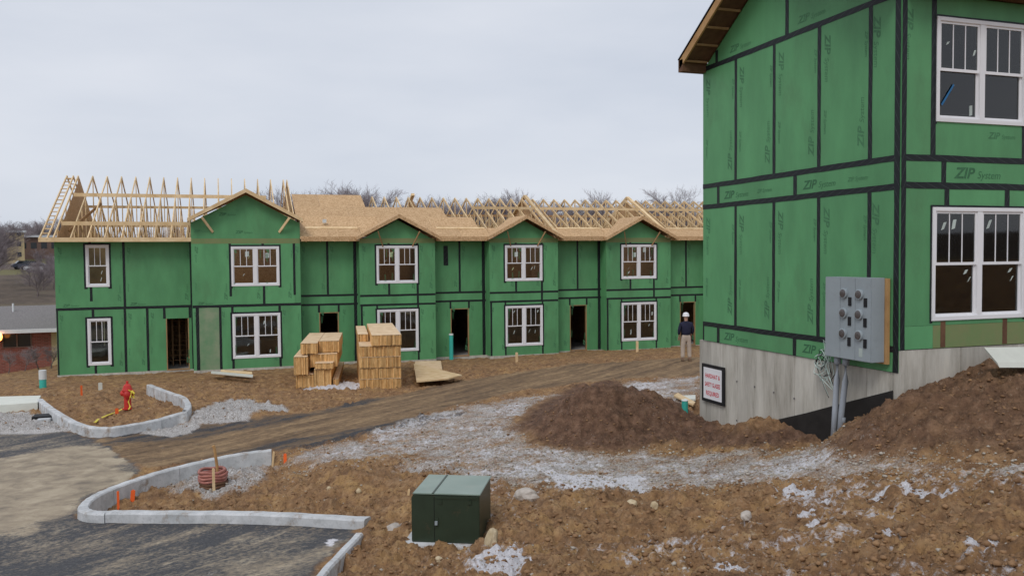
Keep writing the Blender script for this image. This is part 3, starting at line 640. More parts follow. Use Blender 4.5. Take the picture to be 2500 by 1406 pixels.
# foundation strip and slab
m = MB(); m.box(-6.62, 29.9, 37.97, 38.4, -.8, .03)
for a, b in ((-1.41, 2.985), (5.543, 8.962), (11.56, 14.989), (17.53, 21.074), (23.55, 27.0)): m.box(a-.01, b+.01, 37.37, 37.96, -.8, .03)
m.build('foundation', 'concrete', FB)
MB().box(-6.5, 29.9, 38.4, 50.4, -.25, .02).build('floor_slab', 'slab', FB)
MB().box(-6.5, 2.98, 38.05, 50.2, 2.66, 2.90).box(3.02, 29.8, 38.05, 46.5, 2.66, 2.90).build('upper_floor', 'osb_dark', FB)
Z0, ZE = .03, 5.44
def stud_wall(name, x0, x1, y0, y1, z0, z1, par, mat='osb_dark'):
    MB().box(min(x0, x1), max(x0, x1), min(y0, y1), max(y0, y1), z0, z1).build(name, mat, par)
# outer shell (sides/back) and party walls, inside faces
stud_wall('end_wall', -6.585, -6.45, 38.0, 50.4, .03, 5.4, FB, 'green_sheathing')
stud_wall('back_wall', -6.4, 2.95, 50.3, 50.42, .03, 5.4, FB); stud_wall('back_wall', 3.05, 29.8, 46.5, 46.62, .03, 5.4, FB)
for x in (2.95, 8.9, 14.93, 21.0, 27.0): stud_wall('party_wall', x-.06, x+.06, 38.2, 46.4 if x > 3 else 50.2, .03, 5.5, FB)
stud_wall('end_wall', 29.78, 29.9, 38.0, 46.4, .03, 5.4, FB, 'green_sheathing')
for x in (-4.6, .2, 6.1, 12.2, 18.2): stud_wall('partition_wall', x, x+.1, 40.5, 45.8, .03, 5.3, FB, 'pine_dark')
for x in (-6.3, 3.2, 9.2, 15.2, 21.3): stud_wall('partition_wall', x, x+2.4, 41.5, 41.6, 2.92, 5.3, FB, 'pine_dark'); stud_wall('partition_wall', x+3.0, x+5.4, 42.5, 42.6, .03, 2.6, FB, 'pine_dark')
# studs seen through the first door
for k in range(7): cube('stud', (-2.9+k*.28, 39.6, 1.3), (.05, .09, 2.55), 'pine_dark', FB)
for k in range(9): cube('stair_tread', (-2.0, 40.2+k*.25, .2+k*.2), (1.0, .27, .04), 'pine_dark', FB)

def seg(W, y_w, us_up, us_lo, holes, band, prints=True, lowmat=None):
    """upright sheets of one flat stretch of wall; band=None for the two-storey stretch, else (z0,z1)"""
    zb0, zb1 = band if band else (2.70, 2.70)
    for i in range(len(us_up)-1):
        p = sheet(W, FB, us_up[i], us_up[i+1], zb1, ZE, holes, label=None)
        panel_print(W, p, us_up[i], us_up[i+1], zb1, ZE, .17)
    for i in range(len(us_lo)-1):
        mt = 'green_sheathing'
        if lowmat and i in lowmat: mt = lowmat[i]
        p = sheet(W, FB, us_lo[i], us_lo[i+1], Z0, zb0, holes, mat=mt)
        if mt == 'green_sheathing': panel_print(W, p, us_lo[i], us_lo[i+1], Z0, zb0, .15)
        elif p: p['label'] = 'grey weathered sheathing panel beside the entrance door'
    if band: sheet(W, FB, us_up[0], us_up[-1], zb0, zb1, name='band_panel')
    a, b = us_up[0], us_up[-1]
    if band: tape(W, FB, a, zb0, b, zb0, .09, .017); tape(W, FB, a, zb1, b, zb1, .09, .017)
    else: tape(W, FB, a, zb0, b, zb0, .11, .017)
def vt(W, u, v0, v1, wd=.10): tape(W, FB, u, v0, u, v1, wd, .014)
# --- first house, flat part
H1 = [(-5.47, -4.60, 3.58, 5.30), (-5.47, -4.60, .37, 2.29)]; D1 = [(-2.50, -1.60, 0, 2.2)]
seg(WR, 38, [-6.6, -4.05, -1.46], [-6.6, -4.06, -3.21, -1.46], H1+D1, None)
sheet(WR, FB, -1.46, -1.40, Z0, ZE)
for u in (-4.05, -1.46): vt(WR, u, 2.70, ZE)
vt(WR, -5.30, 5.30, ZE); vt(WR, -5.30, 3.58, 3.0); vt(WR, -5.25, 2.29, 2.7); vt(WR, -5.2, Z0, .37)
vt(WR, -4.06, Z0, 2.7); vt(WR, -3.21, Z0, 2.7); vt(WR, -2.55, 2.2, 2.7); vt(WR, -1.55, 2.2, 2.7); vt(WR, -1.43, Z0, 2.7, .12); vt(WR, -6.56, Z0, 2.7, .06)
for i, h in enumerate(H1): window(WR, FB, *h, units=1, fw=.09, seed=i+1)
zip_mark(WR, FB, -6.35, 2.80, .15); zip_mark(WR, FB, -3.85, 2.80, .15)
# --- bays
BAYS = [(-1.41, 2.985, .15, 2.11), (5.543, 8.962, 6.29, 8.155), (11.56, 14.989, 12.32, 14.185), (17.53, 21.074, 18.345, 20.26), (23.55, 27.0, 24.3, 26.2)]
GA = [(7.40, 6.36), (6.36, 5.44)]
for bi, (a, b, wa, wb) in enumerate(BAYS):
    first = bi == 0; band = None if first else (2.57, 2.99)
    wh = [(wa, wb, 3.52, 5.20), (wa, wb, .45, 2.35)]
    s1 = a+1.3; s2 = a+2.6
    if first: seg(WBY, 37.4, [a, .11, 1.44, 2.73, b], [a, -1.23, -.33, .124, 2.09, b], wh, None, lowmat={1: 'weathered_sheathing'})
    else: seg(WBY, 37.4, [a, s1, s2, b], [a, wa, wb, b], wh, band)
    if first:
        vt(WBY, .11, 3.1, ZE); vt(WBY, 2.73, 3.1, ZE); vt(WBY, 1.44, 5.2, ZE); vt(WBY, 1.46, 2.7, 3.52)
        vt(WBY, -1.23, Z0, 2.7, .13); vt(WBY, -.33, Z0, 2.7); vt(WBY, .16, 2.35, 2.7); vt(WBY, 2.09, 2.35, 2.7); vt(WBY, .16, Z0, .45); vt(WBY, 2.09, Z0, .45)
        zip_mark(WBY, FB, a+.2, 2.78, .15)
    else:
        for u in (s1, s2): vt(WBY, u, 5.2, ZE); vt(WBY, u, 2.99, 3.52)
        vt(WBY, s2, 2.57, 2.99); vt(WBY, a+.06, Z0, 2.57, .09)
        for u in (wa, wb): vt(WBY, u, 2.35, 2.57, .08); vt(WBY, u, Z0, .45, .08)
    for i, h in enumerate(wh): window(WBY, FB, *h, units=2, fw=.085, mw=.024, seed=10*bi+i+20)
    # side returns
    for side, x in (('left', a), ('right', b)):
        Ws = Wall(side, x); sheet(Ws, FB, 37.4, 38.0, Z0, 2.7); sheet(Ws, FB, 37.4, 38.0, 2.7, 6.3 if first else ZE)
    # gable triangle wall
    cx = (a+b)/2; pk, ev = (7.42, 6.42) if first else (6.40, 5.50)
    zt = lambda u: pk-(abs(u-cx))*(.54 if first else .53)
    mid = [a, cx, b] if first else [a, b]
    zb = ZE
    if first:
        MB().prism([WBY(a+.002, zb), WBY(b-.002, zb), WBY(b-.002, zt(b)-.04), WBY(cx, pk-.04), WBY(a+.002, zt(a)-.04)], WBY.outv()*.012).build('gable_panel', 'green_sheathing', FB)
    else:
        MB().prism([WBY(a+.002, zb), WBY(b-.002, zb), WBY(cx, pk-.04)], WBY.outv()*.012).build('gable_panel', 'green_sheathing', FB)
    sheet(WBY, FB, a, b, ZE-.12, ZE+.10, mat='khaki_sheathing', w=.013, th=.003, name='band_strip')
    if first: zip_mark(WBY, FB, .35, 5.75, .17); zip_mark(WBY, FB, -.3, 6.5, .17); zip_mark(WBY, FB, -1.3, 5.8, .14, 0, 'print_ink_faint')
    # bay roof: two OSB slopes running back to the main roof
    sl = .54 if first else .53; hw = (b-a)/2+(.12 if first else .16); yF = 36.98; pz = pk+.17
    def yv(z): return 37.35+(z-5.56)/.464
    for sgn in (-1, 1):
        xe = cx+sgn*hw; ze = pz-sl*hw
        n_ = 2 if first else 1
        ys = [yF]; ym = 38.6 if first else None
        pts = [Vector((cx, yF, pz)), Vector((xe, yF, ze)), Vector((xe, max(yv(ze), 38.4 if first else 37.4), ze)), Vector((cx, yv(pz), pz))]
        MB().prism(pts, (0, 0, .03)).build('roof_sheet', 'osb', FB)
        # rake board
        MB().prism([Vector((cx, yF-.04, pz+.03)), Vector((xe, yF-.04, ze+.03)), Vector((xe, yF-.04, ze-.12)), Vector((cx, yF-.04, pz-.14))], (0, .038, 0)).build('rake_board', 'osb' if not first else 'pine', FB)
        # short return fascia under the bay eave
        MB().box(min(xe, xe-sgn*.03), max(xe, xe-sgn*.03), yF, 37.5, ze-.12, ze).build('fascia_board', 'osb', FB)
        # diagonal prop from wall to overhang
        px_ = cx+sgn*(b-a)/2*(.80 if first else .55); pz2 = zt(px_)-.12
        MB().bar((px_, yF+.02, pz2+.06), (px_-sgn*(.42 if first else .28), 37.37, pz2-(.55 if first else .62)), .04 if first else .03, .10 if first else .055).build('brace', 'pine' if first else 'pine_dark', FB)
# --- recesses
REC = [(2.985, 5.543, 4.21, (3.81, 4.67)), (8.962, 11.56, 10.28, (9.82, 10.71)), (14.989, 17.53, 16.26, (15.84, 16.74)), (21.074, 23.55, 22.3, (21.95, 22.85)), (27.0, 29.9, 28.4, (27.9, 28.8))]
for a, b, s, (d0, d1) in REC:
    seg(WR, 38, [a, s, b], [a, d0-.05, d1+.05, b], [(d0, d1, 0, 2.27)], (2.62, 3.02))
    vt(WR, s, 3.02, ZE); vt(WR, d0, 2.27, 2.62, .09); vt(WR, d1, 2.27, 2.62, .09); vt(WR, b-.12, Z0, ZE, .15); vt(WR, a+.05, Z0, 2.6, .07)
tape(WR, FB, 9.62, 5.2, 9.62, 4.28, .21, .016, 'flashing_tape')
for d0, d1 in [(-2.50, -1.60)]+[r[3] for r in REC]:
    f = MB(); wbox(f, WR, d0, d0+.04, .03, 2.23, -.12, .006); wbox(f, WR, d1-.04, d1, .03, 2.23, -.12, .006); wbox(f, WR, d0, d1, 2.232, 2.27, -.12, .006)
    f.build('door_frame', 'pine_dark', FB)
    wbox(MB(), WR, d0, d1, .02, .06, -.12, .05).build('door_sill', 'pine_dark', FB)
# --- roof trusses
SL = .464
def truss(x, y0, y1, yr, z0, zr, front=False):
    """bottom chord with top chords and webs as sub-parts"""
    r = MB().box(x-.02, x+.02, y0+.55, y1-.55, z0+.02, z0+.11).build('roof_truss', 'pine', FB)
    for yy in (y0, y1):
        MB().bar((x, yy, z0-.02 if (yy == y0 or not front) else 5.43), (x, yr, zr), .04, .10).build('top_chord', 'pine', r)
    wb = MB(); half = yr-y0
    wb.bar((x, yr, z0+.1), (x, yr, zr-.05), .038, .09, (0, 1, 0))
    for s in (-1, 1):
        for f1, f2 in ((.36, .36), (.68, .68), (.36, .15), (.68, .42), (.84, .84), (.52, .52), (.84, .70)):
            zt_ = zr-(zr-z0)*f1-.04; wb.bar((x, yr+s*half*f2, z0+.1), (x, yr+s*half*f1, zt_), .038, .085, (0, 1, .01))
    wb.build('web', 'pine', r); return r
def copy_tree(o, dx, parent):
    c = o.copy(); col.objects.link(c); c.parent = parent; c.location = (o.location.x+dx, o.location.y, o.location.z)
    for ch in o.children:
        d = ch.copy(); col.objects.link(d); d.parent = c
    return c
XA = [P(p, 435, Y=43.9).x for p in (188, 232)]
tA = truss(-6.55, 37.42, 50.6, 44.0, 5.50, 8.60)
xs = [-6.55+.62*k for k in range(1, 16)]; xs = [x for x in xs if x < 2.9]
for x in xs: copy_tree(tA, x+6.55, FB)
copy_tree(tA, 2.93+6.55, FB)
# left end: sheathed gable truss, barge ladder
MB().prism([(-6.5, 38.0, 5.56), (-6.5, 50.2, 5.56), (-6.5, 44.0, 8.50)], (.012, 0, 0)).build('gable_panel', 'osb', FB)
for x in (-6.75, -7.02):
    for s in (-1, 1): MB().bar((x, 44+s*6.6, 5.50), (x, 44, 8.60), .04, .10).build('rake_board', 'pine', FB)
for k in range(16):
    f = (k+.6)/16
    for s in (-1, 1): cube('lookout', (-6.885, 44+s*6.6*f, 8.60-3.10*f), (.23, .09, .04), 'pine', FB)
MB().prism([(2.96, 38.2, 5.56), (2.96, 50.0, 5.56), (2.96, 44.0, 8.50)], (.012, 0, 0)).build('gable_panel', 'osb', FB)
cube('fascia_board', (-4.2, 37.42, 5.50), (5.7, .04, .17), 'pine', FB)
cube('soffit_board', (-4.0, 37.72, 5.425), (5.4, .5, .02), 'osb', FB)
for y_, z_ in ((38.75, 6.20), (41.7, 7.58)):
    cube('brace_board', (-2.3, y_-.05, z_), (8.2, .03, .16), 'pine', FB)
cube('brace_board', (-1.8, 44.1, 7.2), (9.2, .03, .12), 'pine', FB); cube('brace_board', (-1.8, 47.0, 6.4), (9.2, .03, .12), 'pine', FB)
MB().bar((-6.3, 39.6, 5.9), (-5.3, 41.6, 7.2), .04, .12).build('brace_board', 'pine_dark', FB)
# ridge B
tB = truss(3.25, 37.35, 46.9, 42.1, 5.45, 7.68)
k = 1
tBs = None; inbay = lambda x: any(a-.18 < x < b+.18 for a, b, _, _ in BAYS[1:])
while 3.25+.61*k < 29.8:
    x = 3.25+.61*k; k += 1
    if not inbay(x): copy_tree(tB, x-3.25, FB); continue
    if tBs is None: tBs = truss(x, 38.02, 46.9, 42.1, 5.45+.67*.47, 7.68, front=True); tBx = x
    else: copy_tree(tBs, x-tBx, FB)
def ys(z): return 37.3+(z-5.52)/SL
PW = [8.95, 14.98, 21.0]
for x in PW:
    for s, yy in ((-1, 37.3), (1, 46.9)):
        if x < 9 and s < 0: continue
        MB().bar((x+.04, yy, 5.60), (x+.04, 42.1, 7.86), .16, .13).build('party_parapet', 'pine', FB)
    MB().prism([(x-.02, 37.7, 5.56), (x-.02, 46.5, 5.56), (x-.02, 42.1, 7.62)], (.012, 0, 0)).build('party_panel', 'osb', FB)
ZC = [5.50, 6.02, 6.58, 7.09, 7.76]; XEND = [29.8, 11.35, 10.1, 6.35]
def rsheet(x, nx, z0_, z1_):
    MB().prism([(x+.004, ys(z0_)+.003, z0_+.01), (nx-.004, ys(z0_)+.003, z0_+.01), (nx-.004, ys(z1_)-.003, z1_+.01), (x+.004, ys(z1_)-.003, z1_+.01)], (0, 0, .014)).build('roof_sheet', 'osb', FB)
for a, b, _, _ in REC: rsheet(a-.12 if a > 3 else a, (a+b)/2, 5.50, 6.02); rsheet((a+b)/2, b+.12, 5.50, 6.02)
for a, b, _, _ in BAYS[1:]: rsheet(a+.13, (a+b)/2, 5.62, 6.02); rsheet((a+b)/2, b-.13, 5.62, 6.02)
for c in range(1, 4):
    x = 3.0; off = 0 if c % 2 == 0 else 1.22; first = True
    while x < XEND[c]-.05:
        nx = min(x+(2.44 if not (first and off) else off), XEND[c]); first = False
        z0_, z1_ = ZC[c], ZC[c+1]
        MB().prism([(x+.004, ys(z0_)+.003, z0_+.01), (nx-.004, ys(z0_)+.003, z0_+.01), (nx-.004, ys(z1_)-.003, z1_+.01), (x+.004, ys(z1_)-.003, z1_+.01)], (0, 0, .014)).build('roof_sheet', 'osb', FB, recalc=True)
        x = nx
for a, b, s, d in REC:
    cube('fascia_board', ((a+b)/2, 37.28, 5.51), (b-a-.1, .035, .20), 'osb', FB)
    # raised board along the top of the lowest course
    MB().prism([(a+.3, ys(5.96), 5.99), (b+.05, ys(5.96), 5.99), (b+.05, ys(6.02), 6.04), (a+.3, ys(6.02), 6.04)], (0, 0, .035)).build('edge_board', 'pine', FB)
    cube('soffit_board', ((a+b)/2, 37.63, 5.425), (b-a-.06, .66, .02), 'osb_dark', FB)
for z_, xa, xb in ((7.02, 11.6, 29.6),):
    for k in range(5):
        x0_ = xa+k*3.6; cube('brace_board', (x0_+1.8, ys(z_)-.06, z_+.10), (3.55, .03, .13), 'pine', FB)
for z_ in (6.35, 6.9): cube('brace_board', (18, 84.2-ys(z_), z_), (22, .03, .12), 'pine_dark', FB)
cube('roof_vent', P(792, 540, Y=38.6), (.16, .16, .16), 'white_pipe', FB)

# ------------------------------------------------------------------ near house on the right
RB = empty('corner_house', (9.78, 10.3, 2.6)); tag(RB, 'near green sheathed two-storey house on a tall bare concrete foundation at the right', 'building')
WG = Wall('left', 9.78); WF = Wall('front', 10.3)
FBold = FB
def vtr(W, u, v0, v1, wd=.10, w=.014): tape(W, RB, u, v0, u, v1, wd, w)
def htr(W, u0, u1, v, wd=.10): tape(W, RB, u0, v, u1, v, wd, .017)
GS = [10.3, 10.945, 12.17, 13.435, 14.69, 15.92]
for (v0, v1) in ((3.20, 5.715), (6.155, 8.65)):
    for i in range(5):
        p = sheet(WG, RB, GS[i], GS[i+1], v0, v1); panel_print(WG, p, GS[i], GS[i+1], v0, v1, .20)
    for u in GS[1:-1]: vtr(WG, u, v0, v1, .088)
for a, b in ((10.3, 12.81), (12.81, 15.325), (15.325, 15.92)):
    p = sheet(WG, RB, a, b, 5.715, 6.155, name='band_panel'); p2 = sheet(WG, RB, a, b, 2.84, 3.20, name='band_panel')
    if b-a > 1:
        zip_mark(WG, p, b-.22, 5.84, .21); zip_mark(WG, p2, b-.22, 2.93, .21)
        text_on(WG, p, 'ZIP System', a+1.15, 5.88, .10, 0, 'print_ink_faint')
for u in (12.81, 15.325): vtr(WG, u, 5.715, 6.155, .10); vtr(WG, u, 2.84, 3.20, .10)
for v in (5.715, 6.155, 3.20, 8.65): htr(WG, 10.3, 15.92, v, .098)
vtr(WG, 10.36, 2.84, 8.7, .11, .0195); vtr(WG, 15.90, 2.84, 3.2, .05)
# gable above the eave
RS = .617; PKY = 13.11
def zrk(y): return 8.64+RS*(2.81-abs(y-PKY))
for a, b in ((10.3, 11.5), (11.5, 13.06), (13.06, 15.39), (15.39, 15.92)):
    ptsu = [(a, 8.65), (b, 8.65), (b, zrk(b))]+([(PKY, zrk(PKY))] if a < PKY < b else [])+[(a, zrk(a))]
    pp = MB().prism([WG(u, v) for u, v in ptsu], WG.outv()*.012).build('gable_panel', 'green_sheathing', RB)
    if b == 15.39: zip_mark(WG, pp, 14.9, 8.78, .18, 0, 'print_ink_faint')
    if b == 13.06: zip_mark(WG, pp, 12.75, 8.8, .18, 0, 'print_ink_faint')
vtr(WG, 13.06, 8.65, zrk(13.06)); vtr(WG, 15.39, 8.65, zrk(15.39)-.02)
# front face
FE = 21.5
WIN = [(10.43, 12.27, 6.72, 8.33), (10.38, 12.30, 3.63, 5.40), (14.4, 16.3, 6.72, 8.33), (14.4, 16.3, 3.63, 5.40), (18.2, 20.0, 6.72, 8.33)]
up = [9.768, 10.39, 12.26, 13.5, 14.7, 15.9, 17.1, 18.3, 19.5, FE]; lo = [9.768, 10.67, 11.91, 13.1, 14.3, 15.5, 16.7, 17.9, 19.1, FE]
for i in range(len(up)-1):
    p = sheet(WF, RB, up[i], up[i+1], 6.155, 8.66, WIN)
    if i == 0: panel_print(WF, p, up[i], up[i+1], 6.155, 8.66, .20)
    p = sheet(WF, RB, lo[i], lo[i+1], 3.56 if 0 < i < 3 or i == 0 else 3.2, 5.735, WIN)
zip_mark(WF, RB, 11.5, 6.50, .14, 0, 'print_ink_faint'); 
sheet(WF, RB, 9.768, 10.42, 3.2, 3.56); o = sheet(WF, RB, 10.42, 12.5, 3.2, 3.56, mat='khaki_sheathing', label='brownish unpainted panel strip under the lower window'); sheet(WF, RB, 12.5, 13.1, 3.2, 3.56)
for i in range(1, len(up)-1):
    if up[i] in (10.39,): vtr(WF, 10.385, 6.155, 8.7, .10)
    elif up[i] == 12.26: vtr(WF, 12.26, 6.155, 6.72)
    else: vtr(WF, up[i], 6.155, 8.6)
vtr(WF, 10.67, 5.40, 5.735); vtr(WF, 11.91, 5.40, 5.735)
for u in lo[3:-1]: vtr(WF, u, 3.2, 5.735)
for u in (10.62, 11.90): wbox(MB(), WF, u-.05, u+.05, 3.21, 3.62, .0125, .014).build('seam_strip', 'soffit_dark', RB)
for a, b in ((9.768, 10.60), (10.60, 13.04), (13.04, 15.5), (15.5, 18), (18, FE)):
    p = sheet(WF, RB, a, b, 5.735, 6.155, name='band_panel')
    if b-a > 1: zip_mark(WF, p, a+.22, 5.86, .235)
for u in (10.60, 13.04, 15.5, 18): vtr(WF, u, 5.735, 6.155)
for v in (5.735, 6.155): htr(WF, 9.768, FE, v, .10)
vtr(WF, 9.815, 3.2, 8.7, .09, .0195)
for i, h in enumerate(WIN):
    window(WF, RB, *h, units=2, fw=.062, seed=[50, 53, 52, 54, 55][i], tapew=.05, mw=.018, stick=1)
for px_, py_, w_, h_, sl_, dw in ((2302, 552, .06, .13, .05, .003), (2328, 548, .07, .16, .03, .003), (2412, 548, .06, .15, .06, .003), (2360, 664, .06, .08, .04, -.028), (2368, 682, .03, .09, .05, -.028), (2468, 660, .06, .08, .05, -.028), (2472, 680, .03, .09, .05, -.028), (2375, 270, .06, .17, .0, -.028), (2313, 106, .05, .06, .03, .003), (2378, 130, .04, .10, .03, .003)):
    q = P(px_, py_, Y=10.29); MB().prism([WF(q.x-w_/2, q.z-h_/2, dw), WF(q.x+w_/2, q.z-h_/2+.02, dw), WF(q.x+w_/2+sl_, q.z+h_/2, dw), WF(q.x-w_/2+sl_, q.z+h_/2-.01, dw)], WF.outv()*.001).build('sticker', 'sticker', RB)
bt = MB().prism([WF(10.56, 7.0, -.012), WF(10.585, 6.975, -.012), WF(10.82, 7.30, -.012), WF(10.80, 7.325, -.012)], WF.outv()*.002).build('blue_strip', 'blue_streak', RB)  # thin slanted blue strip at a lower pane of the upper window
# foundation: formed concrete strips, core, returns
MB().box(9.86, FE, 10.36, 10.60, 0, 3.19).box(9.86, 10.10, 10.61, 15.98, 0, 2.83).box(10.11, FE, 15.75, 15.98, 0, 2.83).build('foundation_core', 'concrete_core', RB)
fu = [10.40, 11.0, 11.61, 12.22, 12.83, 13.44, 14.05, 14.66, 15.27, 15.62, 16.10]
for i in range(len(fu)-1): sheet(WG, RB, fu[i], fu[i+1], .0, 2.835, mat='concrete', th=.075+.002*((i*7) % 3), w=-.085, gap=.0035, name='concrete_panel')
sheet(WG, RB, 10.24, 10.40, .0, 3.19, mat='concrete', th=.075, w=-.065, gap=.003, name='concrete_panel')
for i in range(8): sheet(WF, RB, 9.80+i*1.2, 9.80+(i+1)*1.2, 1.0, 3.195, mat='concrete', th=.06, w=-.06, gap=.004, name='concrete_panel')
for i in range(4):
    for j, zz in enumerate((1.25, 2.05)):
        cube('form_tie', WG(12.83+i*.61*1.0, zz+.02*i, .002), (.012, .03, .03), 'concrete_core', RB)
MB().prism([WG(14.3, 1.0, .003), WG(14.3, 1.28, .003), WG(13.3, 1.58, .003), WG(12.5, 1.84, .003), WG(11.3, 2.26, .003), WG(10.42, 2.56, .003), WG(10.42, 1.2, .003)], WG.outv()*.003).build('dampproof_coat', 'dampproofing', RB)
# dark interior
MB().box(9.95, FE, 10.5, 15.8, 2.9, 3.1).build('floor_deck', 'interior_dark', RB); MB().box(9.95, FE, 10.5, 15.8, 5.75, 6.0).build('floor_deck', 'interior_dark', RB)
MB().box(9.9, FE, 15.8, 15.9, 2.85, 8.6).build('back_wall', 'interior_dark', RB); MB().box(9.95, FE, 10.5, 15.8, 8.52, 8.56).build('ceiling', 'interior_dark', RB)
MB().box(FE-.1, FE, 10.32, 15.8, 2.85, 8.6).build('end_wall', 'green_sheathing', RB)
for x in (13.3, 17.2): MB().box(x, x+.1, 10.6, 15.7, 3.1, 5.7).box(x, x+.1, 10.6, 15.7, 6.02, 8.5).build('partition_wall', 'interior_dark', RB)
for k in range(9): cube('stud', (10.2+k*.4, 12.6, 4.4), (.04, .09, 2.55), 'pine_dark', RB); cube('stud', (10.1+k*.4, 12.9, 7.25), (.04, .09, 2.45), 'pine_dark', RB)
# roof with rake overhang
XO = 9.20; ev = .02
for sgn in (-1, 1):
    ye = PKY+sgn*(2.81+ev); ze = 8.66-RS*ev
    n1 = Vector((0, sgn*RS, 1)).normalized()
    A_ = Vector((XO, PKY, 8.66+RS*2.81+.02)); B_ = Vector((XO, ye, ze+.02))
    MB().prism([A_+Vector((0.04, 0, .155)), B_+Vector((0.04, 0, .155)), B_+Vector((FE-XO+.3, 0, .155)), A_+Vector((FE-XO+.3, 0, .155))], (0, 0, .02)).build('roof_deck', 'osb_dark', RB)
    MB().prism([A_+Vector((-.02, 0, .178)), B_+Vector((-.02, sgn*.03, .178-.018)), B_+Vector((FE-XO+.3, sgn*.03, .178-.018)), A_+Vector((FE-XO+.3, 0, .178))], (0, 0, .018)).build('shingle_layer', 'black', RB)
    MB().prism([A_+Vector((0, 0, .152)), B_+Vector((0, 0, .152)), B_+Vector((0, 0, -.03)), A_+Vector((0, 0, -.03))], (.038, 0, 0)).build('rake_board', 'fascia_wood', RB)
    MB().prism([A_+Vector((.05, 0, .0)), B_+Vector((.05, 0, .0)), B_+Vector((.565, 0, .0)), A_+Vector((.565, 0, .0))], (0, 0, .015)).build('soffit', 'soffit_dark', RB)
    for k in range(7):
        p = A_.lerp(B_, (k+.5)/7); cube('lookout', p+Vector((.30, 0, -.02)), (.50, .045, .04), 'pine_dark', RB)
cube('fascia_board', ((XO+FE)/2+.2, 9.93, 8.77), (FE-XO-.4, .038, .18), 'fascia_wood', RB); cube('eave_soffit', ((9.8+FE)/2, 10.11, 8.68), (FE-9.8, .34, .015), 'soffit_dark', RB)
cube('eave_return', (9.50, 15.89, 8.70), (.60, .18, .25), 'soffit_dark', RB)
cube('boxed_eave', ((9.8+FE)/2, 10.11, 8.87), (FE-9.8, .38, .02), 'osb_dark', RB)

# meter bank on the gable wall
MBK = empty('meter_bank', (9.5, 11.0, 3.0)); tag(MBK, 'grey six-socket electric meter bank mounted on the green gable wall', 'meter box')
MB().box(9.70, 9.75, 10.47, 11.55, 2.96, 4.30).build('backer_board', 'fascia_wood', MBK)
MB().box(9.44, 9.695, 10.52, 11.58, 2.99, 4.31).build('enclosure', 'meter_grey', MBK, bevel=.006)
for y0, y1 in ((10.53, 10.865), (10.875, 11.21), (11.22, 11.57)): MB().box(9.434, 9.4385, y0, y1, 3.0, 4.30).build('cover_panel', 'meter_grey', MBK)
for (px1, py1) in ((2060, 716), (2098, 719), (2059, 764), (2097, 768), (2058, 814), (2097, 819)):
    q = P(px1, py1, X=9.42)
    s = MB().lathe([(.072, 9.433), (.082, 9.433), (.082, 9.40), (.074, 9.395)], (0, q.y, q.z), 20, 'x').build('meter_socket', 'meter_grey', MBK, smooth=False)
    MB().lathe([(.066, 9.399), (.064, 9.39), (.035, 9.382), (.0, 9.38)], (0, q.y, q.z), 20, 'x').build('meter_cover', 'meter_glass', s)
    q2 = P(px1+15, py1+20, X=9.43); MB().box(9.42, 9.433, q2.y-.032, q2.y+.032, q2.z-.07, q2.z+.07).build('breaker_window', 'black', MBK)
MB().box(9.431, 9.433, 10.70, 10.78, 3.06, 3.20).build('sticker', 'sticker', MBK)
for i, (px1, yy) in enumerate(((2031, 11.42), (2050, 11.22))):
    zb = 1.6; m = MB(); m.tube([(9.56, yy, 3.0), (9.55, yy, 2.6), (9.50-.04*i, yy-.02, 2.1), (9.46-.05*i, yy-.03, zb)], .048, 14)
    m.tube([(9.56, yy, 2.86), (9.56, yy, 2.99)], .056, 14)
    if i: m.tube([(9.47, yy-.023, 2.02), (9.465, yy-.024, 1.9)], .056, 14)
    m.build('conduit', 'pvc_grey', MBK, smooth=True)
wc = empty('wire_bundle', (9.6, 11.9, 2.8)); tag(wc, 'tangled pale loose wires spilling out beside the grey meter bank', 'wires')
rr = random.Random(4)
for k in range(11):
    p0 = Vector((9.62, 11.62, 3.35-rr.random()*.3)); pts = [p0]
    c = Vector((9.60, 11.85+rr.uniform(-.08, .15), 2.95+rr.uniform(-.12, .12))); r0 = rr.uniform(.08, .2)
    for j in range(12):
        t = j/11*rr.uniform(3.5, 5); pts.append(c+Vector((-.05*sin(t*1.3), r0*cos(t+k), r0*1.1*sin(t+k)-.02*j)))
    pts.append(Vector((9.6, 11.55+rr.uniform(-.1, .15), 2.45+rr.uniform(-.2, .3))))
    MB().tube(pts, .006, 5).build('wire', 'wire_white' if k % 3 else 'black', wc, smooth=True)
# sign on the foundation
SG = empty('safety_sign', (9.69, 15.5, 1.95)); tag(SG, 'white safety notice with red lettering in a black frame on the concrete foundation', 'sign')
MB().box(9.735, 9.765, 15.06, 15.92, 1.53, 2.34).build('frame', 'black', SG)
MB().box(9.730, 9.7345, 15.14, 15.84, 1.60, 2.27).build('sign_face', 'vinyl', SG)
WS = Wall('left', 9.73)
for i, (tx, v, sz, sx) in enumerate((('HARDHAT &', 2.055, .13, .78), ('SAFETY GLASSES', 1.87, .13, .62), ('REQUIRED', 1.685, .13, .82))):
    me = textmesh(tx, None, 'red_print', .018, 0); wdt = max(v_.co.x for v_ in me.vertices)*sz*sx
    text_on(WS, SG, tx, 15.49+wdt/2, v, sz, 0, 'red_print', .0015, .018, 0, 'lettering', sx)

